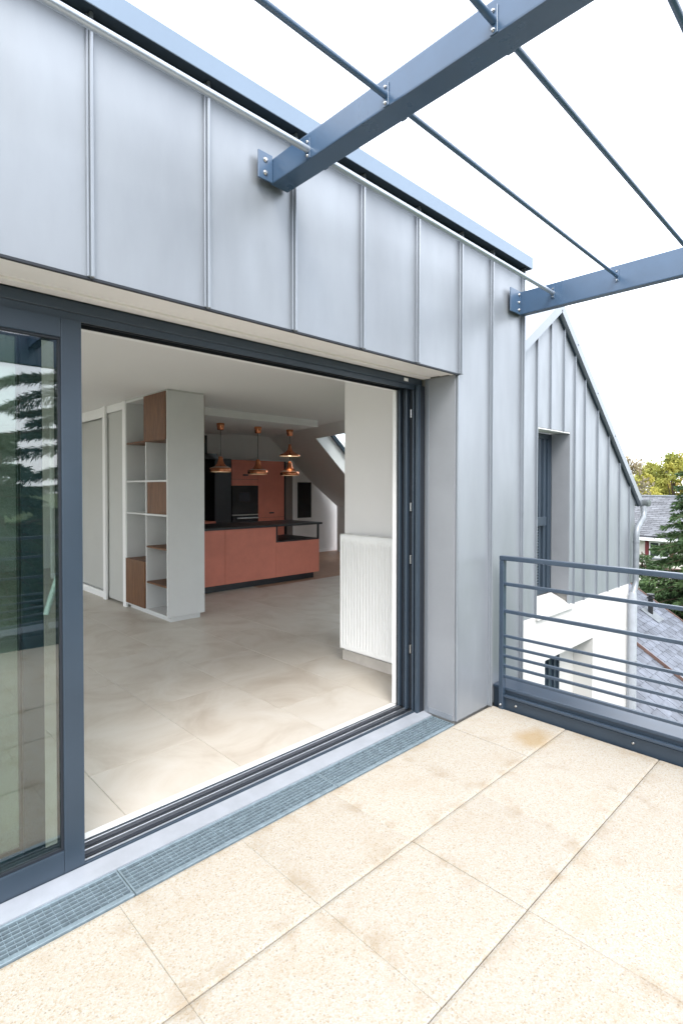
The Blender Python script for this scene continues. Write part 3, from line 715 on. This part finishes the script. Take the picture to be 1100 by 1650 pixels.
# front plate with pressed ribs in one sheet
bm = bmesh.new(); prof = []
y = RY0; n = 22; pitch = (RY1-RY0-.03)/n
for zz in (RZ0, RZ0+.035, RZ0+.055, RZ1-.075, RZ1-.055, RZ1-.012, RZ1):
    inn = RZ0+.05 < zz < RZ1-.06
    row = [bm.verts.new((RX+.008, RY0, zz))]
    for k in range(n):
        a = RY0+.015+k*pitch
        for f_, dx in ((.0, 0), (.30, 0), (.45, .014), (.68, .014), (.83, 0)):
            edge = zz in (RZ0, RZ1)
            row.append(bm.verts.new((RX+(.006 if edge else 0)+(dx if inn else 0), a+f_*pitch, zz)))
    row.append(bm.verts.new((RX, RY1-.006, zz))); row.append(bm.verts.new((RX+.008, RY1, zz)))
    prof.append(row)
for a, b in zip(prof, prof[1:]):
    for k in range(len(a)-1): bm.faces.new((a[k], a[k+1], b[k+1], b[k]))
for v in bm.verts: v.co -= Vector((3.09, 2.82, .6))
bm_obj('front_panel', bm, RADW, rad, (3.09, 2.82, .6), True)
box('side_cover', RX+.009, 3.155, RY1-.0045, RY1, RZ0+.01, RZ1-.004, RADW, rad, .001)
box('side_cover', RX+.009, 3.155, RY0, RY0+.0045, RZ0+.01, RZ1-.004, RADW, rad, .001)
box('top_grille', RX+.004, 3.155, RY0, RY1, RZ1+.0005, RZ1+.006, RADW, rad, .002)
for yb in (2.6, 3.05): box('wall_bracket', 3.151, 3.1755, yb-.02, yb+.02, .3, .9, WHITE, rad, .002)

# bookcase
bk = thing('bookcase', 'tall grey open bookcase with walnut doors and shelves, floor to ceiling', 'bookcase', (2.9, 5.9, 0))
BX0, BX1, BY0, BY1 = 2.66, 3.10, 5.395, 6.47
box('side_panel', BX0, BX1, BY0, BY0+.022, .052, 2.482, GREYP, bk, .0015)
box('side_panel', BX0, BX1, BY1-.02, BY1, .052, 2.482, GREYP, bk, .0015)
box('top_panel', BX0, BX1, BY0+.0225, BY1-.0205, 2.462, 2.482, GREYP, bk, .0015)
box('top_filler', BX0+.006, BX1-.006, BY0+.006, BY1-.006, 2.4825, 2.4995, GREYD, bk)
box('base_panel', BX0, BX1, BY0+.0225, BY1-.0205, .052, .072, GREYP, bk, .0015)
box('plinth', BX0+.045, BX1-.045, BY0+.02, BY1-.02, 0, .0515, GREYP, bk, .001)
box('back_panel', 3.02, 3.04, BY0+.0225, BY1-.0205, .0725, 2.4615, GREYP, bk)
box('edge_strip', BX1+.0005, BX1+.006, BY0+.001, BY0+.021, 1.95, 2.48, OAK, bk)
ym = 5.925
def sh(y0, y1, z, m_): box('shelf', BX0+.004, 3.0195, y0, y1, z-.010, z+.010, m_, bk, .001)
ya, yb = BY0+.0225, BY1-.0205
sh(ya, yb, 1.975, OAK); sh(ya, yb, 1.523, GREYP); sh(ya, yb, 1.147, GREYP)
sh(ya, ym-.0105, .782, OAK); sh(ya, ym-.0105, .379, OAK)
for z0, z1 in ((1.9855, 2.4615), (1.5335, 1.9645), (.0725, 1.1365), (1.1575, 1.5125)): box('divider', BX0+.004, 3.0195, ym-.010, ym+.010, z0, z1, GREYP, bk, .001)
box('cupboard_door', BX0-.014, BX0+.0035, ya-.004, ym+.012, 1.968, 2.478, OAK, bk, .0015)
box('niche_back', 2.676, 3.0195, ya+.0005, ym-.0105, 1.158, 1.512, OAK, bk, .001)
box('cupboard_box', BX0-.016, 3.015, ym+.0105, yb-.0005, .073, .605, OAK, bk, .002)

# wardrobe run with sliding panels
wd = thing('wardrobe', 'built in wardrobe with tall pale grey sliding panels in white posts', 'wardrobe', (2.9, 7.6, 0))
def wp(nm, y0, y1, x0, z0, z1, m_): box(nm, x0, x0+.03, y0, y1, z0, z1, m_, wd, .002)
wp('post', 6.475, 6.56, 2.655, 0, 2.497, WHITE)
wp('panel', 6.565, 7.085, 2.690, .03, 2.40, GREYD); wp('top_rail', 6.561, 7.09, 2.672, 2.405, 2.497, WHITE)
wp('post', 7.09, 7.17, 2.645, 0, 2.497, WHITE)
wp('panel', 7.175, 8.2, 2.715, .09, 2.36, GREYD); wp('top_rail', 7.1705, 8.2, 2.672, 2.37, 2.497, WHITE); wp('bottom_rail', 7.1705, 8.2, 2.672, 0, .085, WHITE)
wp('post', 8.205, 8.28, 2.645, 0, 2.497, WHITE)
wp('panel', 8.285, 9.3, 2.715, .09, 2.36, GREYD); wp('top_rail', 8.281, 9.3, 2.672, 2.37, 2.497, WHITE); wp('bottom_rail', 8.281, 9.3, 2.672, 0, .085, WHITE)
wp('post', 9.305, 9.39, 2.645, 0, 2.497, WHITE)
box('carcass', 2.76, 3.10, 6.475, 9.39, .002, 2.498, GREYP, wd)

# kitchen island
isl = thing('kitchen_island', 'terracotta kitchen island with black worktop and open black corner shelf', 'kitchen island', (4.6, 6.9, 0))
IY0, IY1 = 6.50, 7.36
for a, b, z1 in ((3.30, 4.054, .862), (4.058, 4.938, .862), (4.942, 5.806, .622)):
    box('front_panel', a, b, IY0, IY0+.02, .098, z1, TERRA, isl, .0015)
box('carcass', 3.30, 4.938, IY0+.0205, IY1, .098, .862, TERRA, isl, .001)
box('carcass', 4.9385, 5.80, IY0+.0205, IY1, .098, .622, TERRA, isl, .001)
box('plinth', 3.32, 5.735, IY0+.06, IY1-.05, 0, .0975, BLACK, isl)
box('worktop', 3.28, 5.862, IY0-.02, IY1+.02, .8625, .893, BLACK, isl, .002)
box('shelf_board', 4.9405, 5.806, IY0, IY1, .6225, .642, BLACK, isl, .001)
for x, y in ((4.941, IY0), (5.781, IY0), (5.781, IY1-.025), (4.941, IY1-.025)): box('shelf_post', x, x+.025, y, y+.025, .6425, .8622, BLACK, isl, .001)

# wall of kitchen units
kt = thing('kitchen_units', 'tall terracotta and black kitchen units along the back wall', 'kitchen units', (5.9, 8.8, 0))
KY = 8.60
box('carcass', 5.512, 6.742, KY+.0205, 9.045, .1, 1.968, BLACK, kt)
d1 = box('door', 5.512, 6.102, KY, KY+.02, 1.612, 1.972, TERRA, kt, .0015)
box('door', 5.512, 6.102, KY, KY+.02, 1.490, 1.607, TERRA, kt, .0015)
box('door', 5.512, 6.102, KY, KY+.02, .10, .70, TERRA, kt, .0015)
d2 = box('door', 6.108, 6.738, KY, KY+.02, .868, 1.975, TERRA, kt, .0015)
box('door', 6.108, 6.738, KY, KY+.02, .10, .863, TERRA, kt, .0015)
for d, x, z in ((d1, 5.81, 1.69), (d2, 6.42, .955)): box('handle', x-.055, x+.055, KY-.018, KY-.0005, z-.014, z+.014, BLACK, d, .006)
box('end_panel', 6.743, 6.775, KY-.005, 9.045, 0, 1.978, BLACK, kt, .001)
box('top_filler', 6.16, 6.742, KY+.03, 9.045, 1.9765, 2.005, WHITE, kt)
box('black_column', 5.16, 5.508, KY+.01, 9.045, 0, 1.985, BLACK, kt, .001)
box('base_units', 3.25, 5.155, KY, 9.04, .1, .80, BLACK, kt, .001)
box('worktop', 3.25, 5.155, KY-.03, 9.04, .8005, .84, TERRA, kt, .001)
box('splashback', 3.25, 5.155, 9.0, 9.04, .8405, 1.95, BLACK, kt)
box('steel_panel', 4.60, 4.98, 8.86, 8.999, 1.06, 1.40, STAINL, kt, .002)
box('wall_unit', 3.25, 4.35, KY+.2, 8.999, 1.45, 1.98, BLACK, kt, .001)
hd = thing('cooker_hood', 'black cooker hood hung beside the tall black kitchen column', 'cooker hood', (4.9, 8.7, 1.93))
box('hood_box', 4.7, 5.158, KY-.08, 8.998, 1.955, 2.06, BLKGLASS, hd, .004)
box('flue', 4.82, 5.07, KY+.12, 8.99, 2.0605, 2.3995, BLACK, hd, .002)
ov = thing('oven', 'black glass built in oven with steel bar handle in the terracotta column', 'oven', (5.8, 8.6, .7))
box('body', 5.514, 6.100, KY+.0, 8.62, .705, 1.487, BLKGLASS, ov, .002)
box('door', 5.516, 6.098, KY-.014, KY-.0005, .955, 1.482, BLKGLASS, ov, .003)
box('window', 5.66, 5.90, KY-.0165, KY-.0145, 1.19, 1.36, SCREEN, ov, .001)
box('control_strip', 5.516, 6.098, KY-.014, KY-.0005, .925, .945, STAINL, ov, .002)
box('door', 5.516, 6.098, KY-.014, KY-.0005, .71, .915, BLKGLASS, ov, .003)
tube('handle', [(5.60, KY-.05, .875), (6.07, KY-.05, .875)], .014, STAINL, ov, 10)
for x in (5.63, 6.04): tube('handle_mount', [(x, KY-.05, .875), (x, KY-.013, .875)], .008, STAINL, ov, 8)

# pendants
def shade_prof(kind):
    if kind == 'bell': return [(.012, .232), (.030, .226), (.034, .20), (.040, .165), (.056, .125), (.085, .092), (.118, .072), (.150, .062), (.158, .056), (.160, .020), (.157, .004), (.150, 0)]
    return [(.012, .20), (.022, .19), (.026, .155), (.036, .115), (.060, .080), (.105, .050), (.165, .024), (.176, .008), (.170, 0)]
def pendant(x, y, zs, lab, kinds):
    t = thing('pendant_lamp', lab, 'lamp', (x, y, 2.4), 'copper pendants over the kitchen island')
    lathe('ceiling_cup', [(.001, 2.3995), (.056, 2.3995), (.058, 2.39), (.046, 2.305), (.040, 2.30), (.001, 2.30)], (x, y, 0), COPPER, t)
    tube('cord', [(x, y, 2.30), (x, y, min(zs)+.2)], .004, BLACK, t, 8)
    for z, kd in zip(zs, kinds):
        pr = shade_prof(kd)
        s = lathe('shade', pr, (x, y, z), COPPER, t)
        lathe('shade_lining', [(max(.001, r-.006), q+.002 if i < len(pr)-1 else q+.001) for i, (r, q) in enumerate(pr)], (x, y, z), INNERW, s)
        lathe('bulb', [(.001, .085), (.014, .08), (.016, .06), (.036, .035), (.038, .022), (.026, .008), (.001, .003)], (x, y, z), BULB, s)
pendant(4.262, 6.95, [1.683], 'copper bell pendant over the island end beside the bookcase', ['bell'])
pendant(4.93, 6.95, [1.662], 'copper bell pendant over the middle of the island', ['bell'])
pendant(5.555, 6.94, [1.652, 1.966], 'double copper pendant, one shade above another, over the open shelf', ['bell', 'trumpet'])

# door in the back wall, black wall panel
dr = thing('interior_door', 'taupe interior door in the back wall beside the kitchen units', 'door', (7.05, 9.04, 0))
box('leaf', 6.79, 7.29, 9.015, 9.046, .005, 1.985, BROWNDOOR, dr, .002)
box('architrave', 7.295, 7.345, 9.008, 9.0465, 0, 2.03, WHITE, dr, .002)
box('architrave', 6.79, 7.2945, 9.008, 9.0465, 1.99, 2.03, WHITE, dr, .002)
bp_ = thing('wall_panel', 'tall black panel fixed to the pale wall beside the taupe door', 'panel', (7.65, 9.04, 1.2))
box('panel_face', 7.46, 7.83, 9.026, 9.049, .80, 1.56, BLKGLASS, bp_, .003)
box('panel_rim', 7.452, 7.838, 9.034, 9.0495, .792, 1.568, BLACK, bp_, .002)

# ================================================================== BEYOND THE TERRACE
# slate roofs below
def slate_roof(name, lab, x0, x1, yE, yR, zoff, big):
    k = .652; y0 = 5.186; base = lambda y: -1.492+k*(y-y0)+zoff
    t = thing(name, lab, 'roof', ((x0+x1)/2, (yE+yR)/2, base(yE)))
    L = math.hypot(1, k); ny = Vector((0, -k/L, 1/L)); dy = Vector((0, 1/L, k/L))
    poly('deck', [(x0, yE, base(yE)-.05), (x1, yE, base(yE)-.05), (x1, yR, base(yR)-.05), (x0, yR, base(yR)-.05)], (0, 0, -.12), CONC, t)
    poly('wall', [(x0+.2, yE+.35, base(yE)-.2), (x1-.2, yE+.35, base(yE)-.2), (x1-.2, yE+.35, -5.5), (x0+.2, yE+.35, -5.5)], (0, yR-yE-.4, 0), RENDERW, t)
    cw, ch = (.33, .24) if big else (.27, .19)
    bmj = bmesh.new(); me_c = None; cnt = 0
    nrow = int((yR-yE)*L/ch)
    for r in range(nrow+1):
        s = r*ch; xx = x0-(cw/2 if r % 2 else 0)
        while xx < x1:
            a, b = max(xx, x0), min(xx+cw, x1)
            if b-a > .04:
                c = Vector(((a+b)/2, yE, base(yE)))+dy*(s+ch*.62)+ny*.002
                tilt = Matrix.Rotation(math.atan(k)-.06+rnd.uniform(-.02, .02), 4, 'X') @ Matrix.Rotation(rnd.uniform(-.012, .012), 4, 'Z')
                full = b-a > cw-.01
                if big and full and cnt < 290 and 10.9 < c.x and 2.2 < c.y < 4.2:
                    if me_c is None:
                        bm = bmesh.new(); q = bmesh.ops.create_cube(bm, size=1)['verts']; bmesh.ops.scale(bm, vec=(cw-.018, ch*1.3, .012), verts=q)
                        me_c = bpy.data.meshes.new('slate'); bm.to_mesh(me_c); bm.free(); me_c.materials.append(SLATE)
                    o = bpy.data.objects.new('slate', me_c); C.objects.link(o); reg(o, c, t); o.rotation_euler = tilt.to_euler(); cnt += 1
                else:
                    q = bmesh.ops.create_cube(bmj, size=1)['verts']; bmesh.ops.scale(bmj, vec=(b-a-.018, ch*1.3, .012), verts=q)
                    bmesh.ops.transform(bmj, matrix=Matrix.Translation(c-WL[t.name]) @ tilt, verts=q)
            xx += cw
    o = bm_obj('slates', bmj, SLATE, t, WL[t.name]); o['kind'] = 'stuff'
    return t, base, ny, dy
rA, bA, nyA, dyA = slate_roof('slate_roof', 'grey slate roof with the black vent pipe below the terrace', 13.62, 17.0, .6, 6.3, 0, False)
poly('verge', [(13.60, .6, bA(.6)-.045), (13.60, 6.3, bA(6.3)-.045), (13.60, 6.3, bA(6.3)+.035), (13.60, .6, bA(.6)+.035)], (.018, 0, 0), TILERED, rA)
poly('verge', [(17.005, .6, bA(.6)-.16), (17.005, 6.3, bA(6.3)-.16), (17.005, 6.3, bA(6.3)+.04), (17.005, .6, bA(.6)+.04)], (.03, 0, 0), TILERED, rA)
rB, bB, nyB, dyB = slate_roof('slate_roof', 'lower grey slate roof of larger slates beside the white wing', 10.5, 13.60, .8, 6.0, -.06, True)
poly('verge', [(10.44, .8, bB(.8)-.16), (10.44, 6.0, bB(6.0)-.16), (10.44, 6.0, bB(6.0)+.05), (10.44, .8, bB(.8)+.05)], (.05, 0, 0), LEAD, rB)
vp_ = Vector((15.9, 4.54, bA(4.54)))
tube('vent_pipe', [vp_-Vector((0, 0, .1)), vp_+Vector((0, 0, .48))], .062, BLACK, rA, 14)
for z in (.42, .50): tube('vent_cap', [vp_+Vector((0, 0, z)), vp_+Vector((0, 0, z+.04))], .095, BLACK, rA, 14)
q_ = vp_+nyA*.02
poly('flashing', [q_+Vector((-.25, 0, 0))-dyA*.3, q_+Vector((.25, 0, 0))-dyA*.3, q_+Vector((.25, 0, 0))+dyA*.22, q_+Vector((-.25, 0, 0))+dyA*.22], nyA*.012, LEAD, rA)

# neighbour's house
nb = thing('neighbour_house', 'cream rendered house with slate roof and red shutters behind the spruce', 'house', (33, 10, -5.5))
NX, NY0, NY1 = 30.0, 3.5, 17.0
poly('wall', [(NX, NY0, -5.5), (NX, NY1, -5.5), (NX, NY1, -.95), (NX, NY0, -.95)], (7, 0, 0), mat('cream_render', (.70, .66, .60), .9, 0, .2, .06, 1., .2, 60.), nb)
def npl(nm, xa, za, xb, zb, m_): poly(nm, [(xa, NY0-.3, za), (xa, NY1+.3, za), (xb, NY1+.3, zb), (xb, NY0-.3, zb)], (0, 0, .08), m_, nb)
npl('roof', NX-.45, -1.06, 33.5, .88, SLATE2); npl('roof', 37.4, -1.06, 33.5, .88, SLATE2)
# slate courses as real steps
bm = bmesh.new(); nco = 22
for r in range(nco):
    f0, f1 = r/nco, (r+1.25)/nco
    xa, xb = NX-.45+f0*(33.5-NX+.45), NX-.45+min(1, f1)*(33.5-NX+.45); za, zb = -.94+f0*1.94, -.94+min(1, f1)*1.94
    yy = NY0-.3-(r % 2)*.2
    while yy < NY1+.3:
        a, b = max(yy, NY0-.3), min(yy+.4, NY1+.3)
        if b-a > .05:
            vs4 = [bm.verts.new((x-33, y-10, z+rnd.uniform(-.004, .004)+5.5)) for x, y, z in ((xa, a+.008, za+.03), (xa, b-.008, za+.03), (xb, b-.008, zb+.005), (xb, a+.008, zb+.005))]
            f = bm.faces.new(vs4); rr = bmesh.ops.extrude_face_region(bm, geom=[f]); bmesh.ops.translate(bm, vec=(0, 0, -.02), verts=[g_ for g_ in rr['geom'] if isinstance(g_, bmesh.types.BMVert)])
        yy += .4
o = bm_obj('roof_slates', bm, SLATE2, nb, (33, 10, -5.5)); o['kind'] = 'stuff'
box('ridge', 33.4, 33.6, NY0-.3, NY1+.3, .98, 1.06, LEAD, nb, .03)
box('eaves_gutter', NX-.58, NX-.44, NY0-.3, NY1+.3, -1.16, -1.02, WHITE, nb, .03)
box('string_course', NX-.04, NX-.001, NY0, NY1, -2.62, -2.48, TILERED, nb, .01)
for yc in (8.2, 12.0, 15.2):
    wq = box('window', NX-.03, NX-.001, yc-.45, yc+.45, -2.02, -1.22, WHITE, nb, .01)
    for s in (-1, 1): box('pane', NX-.036, NX-.0305, yc+s*.215-.18, yc+s*.215+.18, -1.95, -1.29, WINDARK, wq)
    for s in (-1, 1): box('shutter', NX-.05, NX-.002, yc+s*.55-.085, yc+s*.55+.085, -2.04, -1.20, REDP, wq, .008)
    box('sill', NX-.10, NX-.002, yc-.55, yc+.55, -2.12, -2.05, LEAD, wq, .01)

# ---------------------------------------------------------------- trees
def cards(name, quads, material, parent, loc):
    V, F = [], []
    for q in quads:
        i = len(V); V += [(p-Vector(loc))[:] for p in q]; F.append(tuple(range(i, i+len(q))))
    me = bpy.data.meshes.new(name); me.from_pydata(V, [], F)
    return link(name, me, material, loc, parent)
def blade(p, d, L, wd_, roll=None):
    d = d.normalized(); s = d.cross(Vector((rnd.uniform(-1, 1), rnd.uniform(-1, 1), rnd.uniform(-1, 1)))).normalized()*wd_
    return (p-s*.6, p+d*L*.5-s, p+d*L, p+d*L*.5+s)
def conifer(name, lab, base, top, rmax, tiers, material, droop, leafL, leafW, per, half=None, flat=False):
    bx, by, bz = base; Ht = top-bz
    t = thing(name, lab, 'tree', base)
    tube('trunk', [(bx, by, bz), (bx+.05, by, bz+Ht*.5), (bx, by+.05, top-.1)], [Ht*.022+.06, Ht*.014+.04, .02], BARK, t, 10)
    quads = []; bt = []
    for k in range(tiers):
        f = (k+rnd.uniform(0, .8))/tiers; z = bz+Ht*(.06+.93*f)
        rr = rmax*(1-f)**.8+.15
        nb_ = max(5, int(11*(1-f)+4)) if not flat else rnd.randint(5, 8)
        a0 = rnd.uniform(0, 6.28)
        for j in range(nb_):
            a = a0+6.283*j/nb_+rnd.uniform(-.25, .25)
            if half and not half(a): continue
            L = rr*(rnd.uniform(.72, 1.1) if not flat else rnd.uniform(.5, 1.15)); dirn = Vector((math.cos(a), math.sin(a), 0))
            pts = []
            for s in range(6):
                u = s/5; pts.append(Vector((bx, by, z))+dirn*L*u+Vector((0, 0, -droop*L*u*u+(.12*L*u if not flat else .02*L*u)+(.05*L*u**4))))
            if flat: zj = rnd.uniform(-.5, .5); pts = [p+Vector((0, 0, zj)) for p in pts]
            bt.append((pts, .012+.012*L))
            n = int(per*L)
            for q in range(n):
                u = rnd.random()**.7; i = min(4, int(u*5)); fr = u*5-i; p = pts[i].lerp(pts[i+1], fr)
                side = dirn.cross(Vector((0, 0, 1)))*rnd.choice((-1, 1))
                spread = L*.30*(1-u*.65)*rnd.random()
                p = p+side*spread+Vector((0, 0, rnd.uniform(-.06, .03)-(.25*spread if not flat else .05*spread)))
                d = dirn*rnd.uniform(.3, 1)+side*rnd.uniform(.1, .9)+Vector((0, 0, rnd.uniform(-.9, .25)))
                quads.append(blade(p, d, leafL*rnd.uniform(.6, 1.3), leafW*rnd.uniform(.7, 1.2)))
    bm = bmesh.new()
    for pts, r0 in bt:
        prev = None
        for i, p in enumerate(pts):
            r = r0*(1-.85*i/5); ring = [bm.verts.new(p-Vector(base)+Vector((0, r*math.cos(x), r*math.sin(x))) if abs((pts[1]-pts[0]).x) > abs((pts[1]-pts[0]).y) else p-Vector(base)+Vector((r*math.cos(x), 0, r*math.sin(x)))) for x in (0, 2.1, 4.2)]
            if prev:
                for e in range(3): bm.faces.new((prev[e], prev[(e+1) % 3], ring[(e+1) % 3], ring[e]))
            prev = ring
    lo = bm_obj('limbs', bm, BARK, t, base); lo['kind'] = 'stuff'
    cards('crown', quads, material, t, base)
    return t
conifer('spruce_tree', 'dark green spruce standing in front of the cream neighbouring house', (20.9, 4.3, -5.5), 3.3, 2.95, 30, SPRUCE, .32, .17, .026, 150)
# cones hanging in the spruce
conifer('spruce_tree', 'lower dense dark spruce behind the slate roof ridge', (23.2, 6.9, -5.5), -.95, 2.6, 16, SPRUCE, .3, .2, .04, 60)

def broadleaf(lab, base, top, rad_, material, n, ls, grp):
    bx, by, bz = base; t = thing('tree', lab, 'tree', base, grp)
    zc = (top*.55+bz*.45); bt = [((bx, by, bz), (bx+.2, by, zc), (bx, by+.2, top-.6))]
    tube('trunk', bt[0], [.28, .16, .03], BARK, t, 8)
    cl = []
    for k in range(26):
        a = rnd.uniform(0, 6.28); f = rnd.random(); z = bz+(top-bz)*(.32+.66*f); r = rad_*math.sin(math.pi*min(1, .18+.80*f))*rnd.uniform(.3, 1)
        c = Vector((bx+r*math.cos(a), by+r*math.sin(a), z)); cl.append((c, rnd.uniform(.45, .95)*rad_*.42))
    for k, (c, r) in enumerate(cl[:12]): tube('limb', [(bx, by, bz+(c.z-bz)*.6), tuple(Vector((bx, by, c.z)).lerp(c, .5)), tuple(c)], [.07, .045, .015], BARK, t, 6)
    qs = []
    for c, r in cl:
        for q in range(n//len(cl)):
            v = Vector((rnd.gauss(0, 1), rnd.gauss(0, 1), rnd.gauss(0, .8))).normalized()*r*rnd.random()**.45
            d = Vector((rnd.uniform(-1, 1), rnd.uniform(-1, 1), rnd.uniform(-1, .6)))
            qs.append(blade(c+v, d, ls*rnd.uniform(.6, 1.3), ls*.33))
    cards('crown', qs, material, t, base)
G = 'autumn trees behind the neighbouring house'
# bearing b: image column at 1100 px width
for b, d, top, rr, m_, n, lab in ((1012, 52, 5.2, 2.4, GREYGRN, 1500, 'thin half bare tree just beyond the zinc eave'),
                                 (1028, 60, 3.6, 2.6, AUTUMN2, 4500, 'yellow green tree behind the end of the slate ridge'),
                                 (1047, 66, 4.4, 2.3, AUTUMN2, 4500, 'slim yellow green tree behind the middle of the slate ridge'),
                                 (1066, 70, 2.9, 3.6, AUTUMN, 4500, 'golden orange tree behind the slate roof'),
                                 (1084, 62, 5.4, 2.6, AUTUMN2, 4500, 'tall pointed yellow tree rising above the golden one'),
                                 (1104, 64, 5.2, 3.4, AUTUMN, 4500, 'broad orange tree rising beside the tall yellow one'),
                                 (1130, 60, 5.0, 3.5, AUTUMN2, 3000, 'yellow tree at the end of the autumn row'),
                                 (985, 62, 3.0, 3.5, AUTUMN, 2500, 'orange tree hidden behind the zinc gable')):
    p = EYE+(fw*1+rt*((b-550)/867.47))*d
    broadleaf(lab, (p.x, p.y, -5.5), top, rr, m_, n, .34, G)
# dense hedge under the spruce
hq = []
for k in range(5200):
    p = Vector((rnd.uniform(18.6, 19.8), rnd.uniform(.8, 9.2), 0)); p.z = -5.4+rnd.random()**.6*(2.35+.35*math.sin(p.y*1.9)+.2*math.sin(p.y*5.1))
    hq.append(blade(p, Vector((rnd.uniform(-1, .3), rnd.uniform(-1, 1), rnd.uniform(-.6, 1))), .22, .06))
hg = thing('hedge', 'dark clipped hedge running along behind the slate roofs', 'hedge', (19.2, 5, -5.5))
cards('foliage', hq, HEDGE, hg, (19.2, 5, -5.5)); tube('stems', [(19.2, .9, -5.5), (19.2, 5, -4.6), (19.2, 9.1, -5.5)], .05, BARK, hg, 6)
# overhead cable
cb = thing('overhead_cable', 'thin black overhead cable crossing in front of the cream house', 'cable', (26, 10, -1.6))
tube('wire', [(26, 14, -1.40), (26, 10, -1.60), (26, 6.5, -1.66), (26, 1, -1.5)], .012, CABLE, cb, 6)
# cedar and garden on the street side: mirrored in the glass leaf
conifer('cedar_tree', 'spreading dark cedar beyond the terrace, mirrored in the glass door', (7.0, -15.5, -5.5), 13.0, 7.0, 15, CEDAR, .24, .26, .016, 420, None, True)
conifer('spruce_tree', 'dense dark conifer mirrored low in the glass door', (3.4, -12.0, -5.5), 3.0, 3.4, 26, CEDAR, .3, .20, .03, 170)
conifer('spruce_tree', 'broad dark conifer standing off the open end of the terrace', (-2.2, -12.6, -5.5), 3.4, 3.6, 20, CEDAR, .3, .22, .035, 110)
conifer('spruce_tree', 'small dark conifer in the garden beyond the front railing', (9.2, -13.5, -5.5), 2.2, 3.6, 22, CEDAR, .3, .22, .035, 110)
